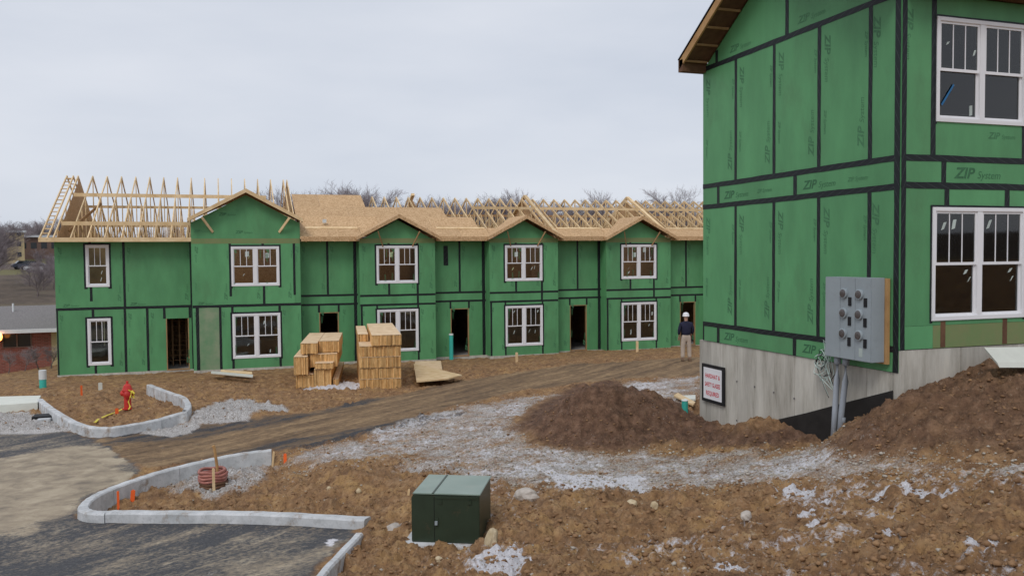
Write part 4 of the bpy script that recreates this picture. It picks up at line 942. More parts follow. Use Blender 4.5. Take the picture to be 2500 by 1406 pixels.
# ------------------------------------------------------------------ neighbouring brick house (left, behind)
NB = empty('brick_house', (-13, 49, -1.2)); tag(NB, 'low red brick house with grey shingle roof and white gutter beside the row', 'house')
yN = 48.0
za = P(60, 806, Y=yN).z; zbse = -1.4; xr = P(127, 860, Y=yN).x; xe = P(137, 860, Y=yN).x
wx0, wx1 = P(6, 830, Y=yN).x, P(78, 830, Y=yN).x; wz0, wz1 = P(40, 846, Y=yN).z, P(40, 815, Y=yN).z
WN = Wall('front', yN)
sheet(WN, NB, -22, xr, zbse, za, [(wx0, wx1, wz0, wz1)], mat='brickwork', th=.05, name='wall')
MB().box(xr, xe+.1, yN-.07, yN+.1, zbse, za-.02).build('corner_trim', 'tan_wall', NB)
MB().box(-22, xe+.05, 48.2, 56, zbse, za-.05).build('wall', 'mortar', NB)
f = MB(); wbox(f, WN, wx0, wx0+.05, wz0, wz1, -.02, .07); wbox(f, WN, wx1-.05, wx1, wz0, wz1, -.02, .07); wbox(f, WN, (wx0+wx1)/2-.03, (wx0+wx1)/2+.03, wz0, wz1, -.02, .065); wbox(f, WN, wx0, wx1, wz0-.05, wz0, -.02, .08)
wf = f.build('window', 'brown_wall', NB); g = MB(); wbox(g, WN, wx0+.05, wx1-.05, wz0, wz1, .0, .01); g.build('pane', 'dark_glass', wf)
zrd = P(60, 748, Y=52.5).z
MB().prism([(-23, yN-.55, za+.02), (xe+.25, yN-.55, za+.02), (xe+.25, 52.2, zrd), (-23, 52.2, zrd)], (0, 0, .06)).prism([(-23, 56.9, za+.02), (-23, 52.2, zrd), (xe+.25, 52.2, zrd), (xe+.25, 56.9, za+.02)], (0, 0, .06)).build('roof', 'shingle', NB)
MB().box(-23, xe+.27, yN-.68, yN-.56, za-.09, za+.09).build('gutter', 'house_trim', NB)
MB().box(-23, xe+.2, yN-.56, yN, za-.06, za-.02).build('soffit', 'house_trim', NB)
pv = P(32, 752, Y=51); MB().tube([(pv.x, 51, pv.z-.5), (pv.x, 51, pv.z+.25)], .05, 8).build('roof_vent', 'house_trim', NB)
LP = empty('porch_lamp', (P(-2, 822, Y=47.2).x, 47.2, P(0, 835, Y=47.2).z)); tag(LP, 'glowing orange porch lamp on the brick house at the left edge', 'lamp')
em = bpy.data.materials.new('lamp_glow'); em.use_nodes = True; eb = em.node_tree.nodes['Principled BSDF']; eb.inputs['Emission Color'].default_value = (1, .33, .07, 1); eb.inputs['Emission Strength'].default_value = 4; MATS['lamp_glow'] = em
MB().lathe([(.02, .05), (.10, .10), (.15, .25), (.12, .40), (.02, .46)], n=14).build('globe', 'lamp_glow', LP, world=False, smooth=True)
MB().lathe([(.12, .0), (.12, .05), (.04, .07)], n=14).box(-.02, .02, 0, .8, .0, .03).build('bracket', 'black', LP, world=False)

# ------------------------------------------------------------------ far buildings and cars on the hill
def facing(px, py, dist, z):
    d = ray(px, py); h = hypot(d.x, d.y); return Vector((d.x/h*dist, d.y/h*dist, z))
az = lambda px: atan2(ray(px, 640).x, ray(px, 640).y)
c = facing(39, 640, 215, 0); zt_, zb_ = CZ+(638-580)/FPX*215, gz(c.x, c.y)
TB = empty('tan_block', (c.x, c.y, zb_), -az(39)); tag(TB, 'narrow tan apartment block among bare trees on the far hill', 'building')
MB().box(-1.7, 1.7, 0, 6, -2, zt_-zb_).build('wall', 'tan_wall', TB, world=False)
MB().box(-2.2, 2.2, -.5, 6.5, zt_-zb_, zt_-zb_+.5).build('roof', 'roof_pale', TB, world=False)
for k in range(3): MB().box(.3, 1.1, -.05, .02, 1.6+k*2.3, 2.6+k*2.3).build('window', 'dark_glass', TB, world=False)
c = facing(92, 640, 225, 0); zb2 = gz(c.x, c.y); BB = empty('brown_block', (c.x, c.y, zb2), -az(92)); tag(BB, 'low brown building with pale roof behind the parked cars on the hill', 'building')
MB().box(-4, 5, 0, 6, -2, 5.0).build('wall', 'brown_wall', BB, world=False); MB().box(-4.4, 5.4, -.6, 6.4, 5.0, 5.5).build('roof', 'roof_pale', BB, world=False)
for k in range(4): MB().box(-3.4+k*2.1, -2.2+k*2.1, -.05, .02, 2.4, 3.8).build('window', 'dark_glass', BB, world=False)
def car(px, py, dist, rz, body, label):
    p = facing(px, py, dist, 0); z = gz(p.x, p.y); e = empty('parked_car', (p.x, p.y, z), rz); tag(e, label, 'car', 'cars parked on the far hill')
    MB().prism([(-2.2, -.85, .35), (2.2, -.85, .35), (2.25, -.85, .75), (1.3, -.85, .95), (-2.0, -.85, 1.0), (-2.25, -.85, .8)], (0, 1.7, 0)).build('body', body, e, world=False, bevel=.04)
    MB().prism([(-1.7, -.75, 1.0), (1.1, -.75, .97), (.4, -.72, 1.45), (-1.2, -.72, 1.47)], (0, 1.48, 0)).build('cabin', 'dark_glass', e, world=False, bevel=.03)
    MB().box(-1.15, .35, -.7, .7, 1.472, 1.49).build('roof', body, e, world=False)
    for x in (-1.4, 1.4):
        for y in (-.8, .8): MB().lathe([(.33, -.1), (.33, .1)], (x, y, .33), 14, 'y').build('wheel', 'rubber', e, world=False)
car(64, 655, 170, .4, 'car_dark', 'dark car parked on the far hill, leftmost of the three'); car(80, 656, 165, .2, 'car_dark', 'dark car parked on the far hill between two other cars'); car(97, 655, 160, -.3, 'car_white', 'white car parked on the far hill by the brown building')

# ------------------------------------------------------------------ bare trees
def tree_mesh(seed, spread=.55, droop=0, n1=9, dense=1.0):
    r = random.Random(seed); tr = MB(); cr_ = MB()
    def grow(p, d, L, rad, depth):
        n = 3 if depth < 3 else 2; pts = [p]; rads = [rad]; q = p; dd = d
        for i in range(n):
            dd = (dd+Vector((r.gauss(0, .12), r.gauss(0, .12), r.gauss(.04, .08)))).normalized(); q = q+dd*L/n; pts.append(q); rads.append(max(rad*(1-.5*(i+1)/n), .007))
        (tr if depth < 2 else cr_).tube(pts, rads, 6 if depth < 2 else 3, cap=False)
        if depth >= 4: return
        nb_ = [n1, 7, int(6*dense), int(6*dense)][depth]
        for k in range(nb_):
            f = (.35 if depth == 0 else .2)+(.65 if depth == 0 else .8)*(k+.5)/nb_; i = min(int(f*n), n-1); pp = pts[i].lerp(pts[i+1], f*n-i)
            a = r.uniform(0, 2*pi); side = Vector((cos(a), sin(a), 0)); side = (side-dd*side.dot(dd)).normalized()
            nd = (dd*(1-spread*.6)+side*spread*(1.15-f*.4)+Vector((0, 0, .18))).normalized()
            grow(pp, nd, L*(r.uniform(.42, .62))*(1.1-.35*f if depth == 0 else 1), max(rads[i]*.42, .010), depth+1)
    grow(Vector((0, 0, -.3)), Vector((0, 0, 1)), 7.5, .17, 0)
    a = tr.mesh('trunk'); a.materials.append(MATS['bark']); b = cr_.mesh('crown'); b.materials.append(MATS['twigs']); return a, b
TV = [tree_mesh(1, .55), tree_mesh(2, .7, n1=11), tree_mesh(3, .45, n1=10), tree_mesh(5, .62, n1=12, dense=1.25)]
def tree(p, s, v, label, group, rz, sxy=1.0):
    e = empty('bare_tree', p, rz); e.scale = (s*sxy, s*sxy, s); tag(e, label, 'tree', group)
    for nm, me in zip(('trunk', 'crown'), TV[v]): put(bpy.data.objects.new(nm, me), e)
tr_ = random.Random(11)
def row(px0, px1, n, d0, d1, s0, s1, label, group, vs=(0, 1, 2, 3), wide=1.2):
    for k in range(n):
        px = px0+(px1-px0)*(k+tr_.random())/n; d = tr_.uniform(d0, d1); p = facing(px, 640, d, 0); z = gz(p.x, p.y)
        tree((p.x, p.y, z-.2), tr_.uniform(s0, s1), tr_.choice(vs), label, group, tr_.uniform(0, 6.28), wide)
row(-140, 190, 46, 236, 285, .66, .95, 'bare grey-brown winter tree on the far hillside left of the row', 'bare trees on the left hillside', wide=1.15)
row(-70, 8, 5, 90, 140, .5, .8, 'bare winter tree at the left edge beyond the brick house', 'bare trees beyond the brick house')
row(70, 150, 9, 95, 130, .28, .42, 'low bare brown tree on the near slope beside the left end of the row', 'low bare trees beside the left end of the row')
row(60, 140, 2, 140, 150, .3, .4, 'small bare winter tree on the slope below the parked cars', 'small bare trees below the parked cars')
row(190, 720, 26, 120, 180, .5, .72, 'bare winter tree seen through the open trusses of the first house', 'bare trees seen through the trusses')
row(722, 900, 24, 88, 115, .74, .94, 'bare winter tree rising above the sheathed roof', 'bare trees above the sheathed roof')
row(900, 1720, 64, 88, 125, .54, .72, 'bare winter tree in the dense stand behind the right half of the row', 'bare trees in the stand behind the row', vs=(1, 3), wide=1.5)
row(1050, 1180, 9, 98, 108, .74, .83, 'taller bare winter tree above the middle trusses', 'taller bare trees above the middle trusses', vs=(3, 1))
for px, s, lb in ((735, 1.0, 'tall bare tree just right of the high roof gable'), (1275, .82, 'thin bare tree above the roof between the second and third small gables'), (1478, .78, 'thin bare tree alone above the trusses right of centre'), (1690, .83, 'tall bare tree beside the upper edge of the near house'), (1715, .82, 'bare tree partly hidden by the near green house')):
    p = facing(px, 640, 95, 0); tree((p.x, p.y, gz(p.x, p.y)), s, 2 if px in (1275, 1478) else 3, lb, None, px*.1)
# brush by the row's left end
for k, (px, py) in enumerate([(20, 900), (60, 896), (95, 893), (125, 890)]):
    p = P(px, py+12, Y=43.0+k*.4); z = gz(p.x, p.y); e = empty('bare_shrub', (p.x, p.y, z-.05), k*1.3); e.scale = (.13+.02*k, .13+.02*k, .10); tag(e, 'scraggly bare brown shrub in front of the brick house', 'shrub', 'bare shrubs before the brick house')
    for nm, me in zip(('stem', 'twigs'), TV[k % 4]): put(bpy.data.objects.new(nm, me), e)

# ------------------------------------------------------------------ kerbs
def catmull(pts, per=8):
    out_ = []; n = len(pts)
    for i in range(n-1):
        p0, p1, p2, p3 = pts[max(i-1, 0)], pts[i], pts[i+1], pts[min(i+2, n-1)]
        for k in range(per):
            t = k/per; out_.append(.5*((2*p1)+(p2-p0)*t+(2*p0-5*p1+4*p2-p3)*t*t+(3*p1-p0-3*p2+p3)*t**3))
    out_.append(pts[-1]); return out_
def kerb(pix, label, inside, joints, hgt=.16, wd=.17, zr=None):
    """pix: pixels of the outer top edge; inside=+1 body to the left of travel"""
    P0 = [G0(a, b, hgt) for a, b in pix]; pts = catmull([Vector((p.x, p.y, 0)) for p in P0], 8)
    root = empty('concrete_kerb', (pts[0].x, pts[0].y, float(H(pts[0].x, pts[0].y)[0]))); tag(root, label, 'kerb')
    N_ = len(pts); dist = [0]
    for i in range(1, N_): dist.append(dist[-1]+(pts[i]-pts[i-1]).length)
    nrm = []
    for i in range(N_):
        d = (pts[min(i+1, N_-1)]-pts[max(i-1, 0)]).normalized(); nrm.append(Vector((-d.y, d.x, 0))*inside)
    cuts = [0]+[int(j*(N_-1)) for j in joints]+[N_-1]
    zs = H(np.array([p.x for p in pts]), np.array([p.y for p in pts])); zs = np.convolve(np.pad(zs, 3, mode='edge'), np.ones(7)/7, 'valid')
    for a, b in zip(cuts[:-1], cuts[1:]):
        mb = MB(); prof = [(-.025, -.35), (-.012, hgt-.025), (.010, hgt), (wd-.02, hgt+.004), (wd, hgt-.02), (wd+.012, -.35)]; k = len(prof)
        for i in range(a, b+1):
            sh = .006 if i == a and a else (-.006 if i == b and b < N_-1 else 0); d = (pts[min(i+1, N_-1)]-pts[max(i-1, 0)]).normalized()
            for o_, h_ in prof:
                q = pts[i]+nrm[i]*o_+d*sh; mb.v.append((q.x, q.y, zs[i]+h_+.004*sin(i*1.7)))
        for i in range(b-a):
            for j in range(k):
                j2 = (j+1) % k; mb.f.append((i*k+j, i*k+j2, (i+1)*k+j2, (i+1)*k+j))
        mb.f.append(tuple(range(k))); mb.f.append(tuple((b-a)*k+j for j in range(k-1, -1, -1)))
        mb.build('kerb_section', 'kerb_concrete', root)
    return pts
kerb([(663, 1095), (590, 1104), (510, 1119), (400, 1145), (325, 1168), (250, 1195), (213, 1214), (194, 1231), (193, 1244), (216, 1253), (250, 1254), (290, 1253), (500, 1253), (700, 1258), (890, 1266)], 'pale concrete kerb curving round the nearer dirt island', 1, (.2, .35, .74))
kerb([(90, 975), (130, 1005), (190, 1037), (260, 1045), (350, 1032), (430, 1012), (464, 992), (458, 972), (415, 955), (370, 938)], 'pale concrete kerb round the hydrant island', 1, (.22, .5), .24)
kerb([(738, 1440), (790, 1385), (868, 1302)], 'broken concrete kerb at the bottom edge beside the dirt', -1, (), .12, .11)
s0 = G0(-60, 985, .2); s1 = G0(96, 968, .2)
KS = empty('concrete_slab', (s0.x, s0.y, s0.z)); tag(KS, 'white concrete slab lying at the left edge beside the hydrant island', 'slab')
MB().prism([G0(-160, 972, .22), G0(100, 965, .22), G0(92, 982, .22), G0(-160, 1000, .22)], (0, 0, -.28)).build('slab', 'white_board', KS, bevel=.01)
dh = G0(108, 1018, .05); DR = empty('drain_inlet', (dh.x, dh.y, dh.z)); tag(DR, 'dark storm drain opening in the kerb at the left', 'drain')
MB().box(dh.x-.28, dh.x+.22, dh.y-.25, dh.y+.25, dh.z-.30, dh.z+.06).build('inlet_box', 'black', DR)
MB().box(dh.x-.1, dh.x+.24, dh.y-.52, dh.y-.27, dh.z-.30, dh.z+.02).build('inlet_apron', 'kerb_concrete', DR, bevel=.01)

# ------------------------------------------------------------------ transformer box
bp_ = G0(1088, 1325); bz0 = float(H(bp_.x, bp_.y)[0]); bang = -radians(26.1)
TX = empty('utility_box', (bp_.x, bp_.y, bz0), bang)
dpt = (bp_-Vector((0, 0, CZ))).dot(RM @ Vector((0, 0, -1))); sc_ = dpt/FPX
wB = 168*sc_/cos(radians(7)); hB = 118*sc_; dB = wB*1.02
tag(TX, 'dark green metal pad-mounted utility box with lighter lid on a concrete pad', 'utility box')
MB().prism([(-wB/2, 0, 0), (wB/2, 0, 0), (wB/2, 0, hB), (-wB/2+.03, 0, hB), (-wB/2, 0, hB-.05)], (0, dB, 0)).build('cabinet', 'utility_green', TX, world=False, bevel=.008)
MB().box(-wB/2+.02, wB/2+.012, -.012, dB+.01, hB+.002, hB+.02).build('lid', 'utility_lid', TX, world=False, bevel=.006)
MB().box(-wB*.19, -wB*.165, -.013, dB, hB+.021, hB+.028).build('lid_rib', 'utility_green', TX, world=False)
MB().box(-wB*.165, -wB*.16, -.006, -.001, .02, hB-.03).build('door_seam', 'black', TX, world=False)
MB().box(-wB*.15, wB/2-.02, -.008, -.001, hB-.05, hB-.02).build('door_lip', 'utility_green', TX, world=False)
for x in (-wB*.10, wB*.33): MB().box(x, x+.05, -.014, -.008, hB-.12, hB-.06).build('hinge', 'utility_green', TX, world=False)
MB().box(-wB/2-.12, wB/2+.05, -.09, dB+.1, -.25, -.002).build('pad', 'kerb_concrete', TX, world=False, bevel=.015)

cube('padlock', (0, 0, 0), (.035, .03, .05), 'meter_grey', TX).location = (-wB*.13, -.02, hB*.42)
MB().box(-wB*.155, -wB*.10, -.012, -.002, hB*.46, hB*.52).build('hasp', 'utility_green', TX, world=False)
# ------------------------------------------------------------------ hydrant
hp = G(312, 994); HY = empty('fire_hydrant', (hp.x, hp.y, hp.z-.02)); tag(HY, 'red fire hydrant wrapped with yellow tape on the kerbed island', 'hydrant')
hh = 62/FPX*hypot(hp.x, hp.y)/.83*.83
k_ = hh/.80
MB().lathe([(r*k_, z*k_) for r, z in [(.15, 0), (.15, .03), (.10, .035), (.095, .36), (.125, .37), (.125, .40), (.11, .41), (.115, .52), (.145, .53), (.145, .56), (.13, .58), (.10, .68), (.05, .73)]], n=24).build('barrel', 'hydrant_red', HY, world=False, smooth=False)
MB().lathe([(.035*k_, .73*k_), (.035*k_, .80*k_), (.02*k_, .81*k_)], n=5).build('operating_nut', 'hydrant_red', HY, world=False)
MB().lathe([(.06*k_, .08*k_), (.075*k_, .10*k_), (.075*k_, .17*k_), (.03*k_, .19*k_)], (0, 0, .46*k_), 14, 'x').build('nozzle', 'hydrant_red', HY, world=False)
MB().lathe([(.06*k_, -.08*k_), (.075*k_, -.10*k_), (.075*k_, -.17*k_), (.03*k_, -.19*k_)], (0, 0, .46*k_), 14, 'x').build('nozzle', 'hydrant_red', HY, world=False)
MB().lathe([(.085*k_, -.08*k_), (.10*k_, -.10*k_), (.10*k_, -.17*k_), (.03*k_, -.20*k_)], (0, 0, .44*k_), 14, 'y').build('nozzle', 'hydrant_red', HY, world=False)
MB().tube([(.05, -.16, .62), (.13, -.14, .55), (.10, -.19, .40), (.04, -.18, .25), (.09, -.20, .10), (.05, -.30, .03)], .022, 6).tube([(.13, -.1, .58), (.2, -.12, .50), (.19, -.1, .36), (.15, -.1, .42)], .035, 6).build('wrapped_tape', 'caution_yellow', HY, world=False)
q = [G(310, 990), G(285, 995), G(262, 1006), G(240, 1018), G(232, 1030)]
t = MB(); 
for a, b in zip(q[:-1], q[1:]): t.bar(a+Vector((0, 0, .06)), b+Vector((0, 0, .06)), .07, .015)
o = t.build('caution_tape', 'caution_yellow'); tag(o, 'yellow caution tape trailing over the dirt from the hydrant', 'tape')

# ------------------------------------------------------------------ stakes, pipes, coil
def stake(px, pyb, pyt, mat, label, cat='stake', group=None, wpx=6, tilt=0, top=None):
    b = G(px, pyb); dist = b.length; h = (pyb-pyt)/FPX*dist*1.0; wd = max(wpx/FPX*dist, .02)
    e = empty('survey_stake', b, random.uniform(-.5, .5)); e.rotation_euler = (0, tilt, random.uniform(-.4, .4)); tag(e, label, cat, group)
    MB().prism([(-wd/2, 0, -.1), (wd/2, 0, -.1), (wd/2, 0, h-.02), (0, 0, h), (-wd/2, 0, h-.02)], (0, .02, 0)).build('post', mat, e, world=False)
    if top: MB().box(-wd*.55, wd*.55, -.003, .023, h*.62, h-.015).build('painted_top', top, e, world=False)
    return e
stake(322, 1203, 1175, 'orange_paint', 'short orange marker just inside the far arm of the nearer kerb', wpx=9, tilt=.1)
stake(289, 1245, 1197, 'orange_paint', 'thin orange marker standing against the near kerb at its rounded tip', wpx=5)
stake(696, 1118, 1097, 'orange_paint', 'small orange marker at the end of the nearer kerb', wpx=7)
stake(285, 1000, 985, 'orange_paint', 'small orange marker on the dirt left of the hydrant', wpx=7)
stake(199, 960, 935, 'orange_paint', 'thin orange marker in the dirt behind the hydrant island', wpx=4)
stake(245, 947, 933, 'white_board', 'small white flag stake in the dirt left behind the hydrant', wpx=8)
stake(1262, 882, 860, 'pine', 'low wooden stake in front of the third bay', wpx=7)
stake(1556, 858, 832, 'pine', 'low wooden stake in front of the fourth bay', wpx=7)
stake(664, 1122, 1078, 'pine', 'grey steel pin stake at the end of the nearer kerb', wpx=4, tilt=.12)
stake(522, 1178, 1126, 'pine', 'wooden stake standing in front of the orange pipe coil', wpx=6)
stake(996, 1215, 1195, 'pine', 'short pale stake in the dirt left of the utility box', wpx=5, tilt=.2)
cp = G(520, 1168); CO = empty('pipe_coil', (cp.x, cp.y, cp.z)); tag(CO, 'stacked coil of orange corrugated pipe on the dirt island', 'pipe coil')
rc = 30/FPX*cp.length
for k in range(6):
    m = MB(); r_ = rc*(1-.02*(k % 3)); zc = .03+k*.058; cx_ = .012*sin(k*2.1)
    ptsr = [(cx_+r_*cos(t_*2*pi/26), r_*sin(t_*2*pi/26), zc+.012*sin(t_*.9+k)) for t_ in range(27)]
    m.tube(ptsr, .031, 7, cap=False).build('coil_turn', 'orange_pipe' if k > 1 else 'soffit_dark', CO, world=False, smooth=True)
SH = empty('shovel_handle', (cp.x+.10, cp.y, cp.z)); tag(SH, 'worn wooden handle sticking up out of the orange pipe coil', 'handle')
hl = 95/FPX*cp.length; MB().tube([(0, 0, 0), (-.02, .02, hl*.5), (-.06, 0, hl*.93), (-.085, 0, hl)], [.03, .03, .028, .035], 8).build('handle', 'fascia_wood', SH, world=False)
def pipe(px, pyb, pyt, wpx, label, topf=.35, col_top='white_pipe'):
    b = G(px, pyb); h = (pyb-pyt)/FPX*b.length; r_ = wpx/2/FPX*b.length
    e = empty('standpipe', b); tag(e, label, 'pipe'); MB().tube([(0, 0, -.1), (0, 0, h*(1-topf))], r_, 16).build('pipe', 'teal_pipe', e, world=False, smooth=False)
    MB().tube([(0, 0, h*(1-topf)+.001), (0, 0, h)], r_*1.08, 16).build('cap', col_top, e, world=False)
pipe(105, 946, 907, 14, 'short teal standpipe with white cap near the left end of the row', .5)
pipe(1102, 878, 815, 10, 'tall teal standpipe in front of the second recess', .06)
pipe(1672, 998, 976, 15, 'short teal standpipe beside the near foundation', .1)
# loose boards
def board(name, corners, th, mat, label, cat, lift=.05, parent=None, group=None):
    c = [G0(*p, lift) for p in corners]; ctr = sum(c, Vector())/len(c)
    o = MB().prism([p-ctr for p in c], (0, 0, th)).build(name, mat, None); o.location = ctr; tag(o, label, cat, group); return o
board('wood_plank', [(517, 908), (618, 917), (617, 922), (515, 912)], .04, 'white_board', 'long pale plank lying in front of the first bay', 'plank', .22)
board('wood_plank', [(540, 904), (615, 909), (616, 914), (538, 909)], .03, 'pine', 'shorter plank lying behind the long pale plank', 'plank', .20)
board('osb_sheet', [(1010, 905), (1080, 905), (1076, 883), (1014, 884)], .05, 'lumber_top', 'wooden sheet lying flat right of the tall lumber stack', 'wood sheet', .10)
board('osb_sheet', [(1017, 934), (1095, 927), (1128, 918), (1010, 890)], .05, 'pine', 'pale wooden sheet with pointed end on top of the other sheet', 'wood sheet', .17)
board('wood_plank', [(1645, 968), (1655, 962), (1698, 985), (1692, 992)], .04, 'pine', 'loose board between the dirt mound and the near foundation', 'plank', .10)
board('wood_plank', [(1660, 970), (1698, 968), (1698, 978), (1664, 980)], .05, 'white_board', 'white board scrap beside the near foundation', 'plank', .08)
fp = P(2455, 880, Y=9.55); z9 = max(gz(11.6, 9.3), gz(12.4, 9.3))+.0
o = MB().prism([P(2408, 860, Y=9.5), P(2440, 897, Y=9.2), P(2530, 897, Y=9.2), P(2530, 858, Y=9.5)], (0, .04, .07)).build('foam_board', 'white_board'); tag(o, 'white foam board lying on the dirt mound at the right edge', 'board')

# ------------------------------------------------------------------ lumber stacks
PIV = [0, 0, 0]
def bundle(x0, x1, y0, y1, z0, z1, label, pitch=.041, topc=True, seed=0):
    r = random.Random(seed); dx_, dy_ = (x0+x1)/2-PIV[0], (y0+y1)/2-PIV[1]; ya = PIV[2]
    e = empty('lumber_bundle', (PIV[0]+dx_*cos(ya)-dy_*sin(ya), PIV[1]+dx_*sin(ya)+dy_*cos(ya), z0), ya); tag(e, label, 'lumber', 'bundles of lumber stacked in front of the row')
    n = max(2, int(round((x1-x0)/pitch))); w_ = (x1-x0)/n; dz = z1-z0
    for k in range(n):
        xx = -(x1-x0)/2+(k+.5)*w_; ln = r.choice((0, 0, .015, .03, -.02)); zz = r.choice((0, 0, 0, -.008, -.015, .006))
        o = cube('board', (0, 0, 0), (round(w_-.003, 4), round(y1-y0, 3), round(dz-.035, 3)), 'lumber_end', e); o.location = (xx, ln, dz/2+zz)
    if topc:
        cube('top_board', (0, 0, 0), (round(x1-x0-.01, 3), round(y1-y0-.01, 3), .016), 'lumber_top', e).location = (0, 0, dz-.001)
    return e
s2p = G0(878, 948); s3 = G0(980, 950); zS = min(gz(s2p.x, s2p.y), gz(s3.x, s3.y)); yS = (s2p.y+s3.y)/2-.1
xL, xR = P(880, 940, Y=yS).x, P(980, 940, Y=yS).x; ztop = P(960, 817, Y=yS).z; lay = (ztop-zS)/5; xC = P(908, 830, Y=yS).x
PIV[:] = [xR, yS, -radians(7.1)]
nm_ = ['bottom', 'second lowest', 'middle', 'fourth']
for k in range(4): bundle(xL, xR, yS+.03*(k % 2), yS+5.2, zS+k*lay, zS+(k+1)*lay, '%s lumber bundle of the tall stack right of the centre' % nm_[k], seed=k)
bundle(xC, xR+.02, yS-.05, yS+5.2, zS+4*lay, zS+5*lay, 'topmost wide lumber bundle of the tall stack', seed=9)
bundle(xL-.02, xL+.36, yS+1.6, yS+5.4, zS+4*lay, zS+5*lay-.10, 'small reddish lumber bundle at the back left on top of the tall stack', seed=10)
s1a = G0(722, 940); s1b = G0(815, 945); z1_ = min(gz(s1a.x, s1a.y), gz(s1b.x, s1b.y)); y1_ = (s1a.y+s1b.y)/2-.05
PIV[:] = [P(720, 900, Y=y1_).x, y1_, -radians(9.6)]
X_ = lambda px, yy=None: P(px, 900, Y=yy or y1_).x
Z_ = lambda py: P(770, py, Y=y1_).z
bundle(X_(722), X_(765), y1_, y1_+4.8, z1_, Z_(912), 'bottom left lumber bundle of the shorter stack', seed=21)
bundle(X_(767), X_(808), y1_-.1, y1_+4.8, z1_-.02, Z_(900), 'bottom right lumber bundle of the shorter stack', seed=22)
bundle(X_(718), X_(752), y1_-.15, y1_+4.8, Z_(912), Z_(868), 'left lumber bundle overhanging in the middle of the shorter stack', seed=23)
bundle(X_(754), X_(822), y1_+.3, y1_+4.8, Z_(899), Z_(866), 'middle lumber bundle behind the loose red-brown boards', seed=24)
bundle(X_(770), X_(814), y1_-.2, y1_+2.0, Z_(899), Z_(884), 'loose red-brown boards on the front of the shorter stack', seed=25)
bundle(X_(733), X_(775), y1_+.2, y1_+4.4, Z_(865), Z_(838), 'top left lumber bundle of the shorter stack', seed=26)
bundle(X_(777), X_(826), y1_+.6, y1_+4.0, Z_(865), Z_(836), 'top right lumber bundle of the shorter stack', seed=27)
bundle(X_(810)+.02, X_(822)+.05, y1_+.1, y1_+5.2, z1_, z1_+.30, 'long lumber bundle low on the right side of the shorter stack', seed=28)

# ------------------------------------------------------------------ stones
def stone(px, py, wpx, hpx, mat, label, seed, tilt=0):
    p = G(px, py); s = wpx/2/FPX*p.length; h = hpx/2/FPX*p.length
    import bmesh
    bm = bmesh.new(); bmesh.ops.create_icosphere(bm, subdivisions=3, radius=1); rs = np.random.default_rng(seed); off = rs.uniform(0, 50, 3)
    for v in bm.verts:
        c_ = v.co; k = 1+.35*(vnoise(c_.x*1.3+off[0], c_.y*1.3+c_.z*1.7+off[1], seed)-.5)+.16*(vnoise(c_.x*4+off[1], c_.y*4+c_.z*4, seed)-.5); v.co = Vector((c_.x*s*k, c_.y*s*.8*k, c_.z*h*k))
    me = bpy.data.meshes.new('stone'); bm.to_mesh(me); bm.free(); me.materials.append(MATS[mat]); o = put(bpy.data.objects.new('stone', me)); o.location = p+Vector((0, 0, h*.55)); o.rotation_euler = (0, tilt, seed); tag(o, label, 'stone')
stone(1200, 1335, 40, 75, 'rock', 'large jagged yellowish stone right of the utility box', 1, .35)
stone(1543, 1237, 26, 20, 'rock', 'rounded tan stone on the dirt, left of a smaller pale one', 2); stone(1597, 1242, 17, 22, 'rock', 'small upright pale stone right of the rounded tan stone', 3)
stone(1822, 1278, 32, 24, 'rock_grey', 'grey-brown stone with snow beside it in the middle of the dirt', 4); stone(803, 1182, 14, 14, 'rock', 'small tan stone on the kerbed dirt island', 5)
stone(875, 1194, 13, 14, 'rock', 'small pale stone on the dirt left of the utility box', 6); stone(965, 1290, 55, 24, 'rock_grey', 'long flat grey stone left of the utility box', 7); stone(1072, 1384, 20, 14, 'rock', 'pale stone in the dirt below the utility box', 8)
stone(1580, 1366, 9, 9, 'white_board', 'small white chip lying on the near dirt', 9); stone(1285, 1215, 60, 40, 'rock_grey', 'broad grey clod behind the utility box', 12)

# ------------------------------------------------------------------ person
def skin(name, chain, mat, parent, sub=2):
    """chain: {'v': [(x,y,z,rx,ry)], 'e': [(i,j)]}"""
    me = bpy.data.meshes.new(name); me.from_pydata([c[:3] for c in chain['v']], chain['e'], [])
    o = bpy.data.objects.new(name, me); col.objects.link(o); md = o.modifiers.new('skin', 'SKIN'); me.skin_vertices.new() if not me.skin_vertices else None
    for i, c in enumerate(chain['v']): me.skin_vertices[0].data[i].radius = (c[3], c[4])
    me.skin_vertices[0].data[0].use_root = True; md.use_smooth_shade = True
    s = o.modifiers.new('sub', 'SUBSURF'); s.levels = s.render_levels = sub
    bpy.context.view_layer.update(); m2 = bpy.data.meshes.new_from_object(o.evaluated_get(bpy.context.evaluated_depsgraph_get())); bpy.data.objects.remove(o)
    m2.materials.clear(); m2.materials.append(MATS[mat]); m2.name = name
    m2.polygons.foreach_set('use_smooth', [True]*len(m2.polygons)); return put(bpy.data.objects.new(name, m2), parent)
pp = G(1675, 881); ph = 118/FPX*(pp-Vector((0, 0, CZ))).dot(RM @ Vector((0, 0, -1)))
PE = empty('person', (pp.x, pp.y, pp.z), -.25); ps = ph/1.86; PE.scale = (ps, ps, ps)
tag(PE, 'person seen from behind in white hard hat, navy jacket and khaki trousers', 'person')
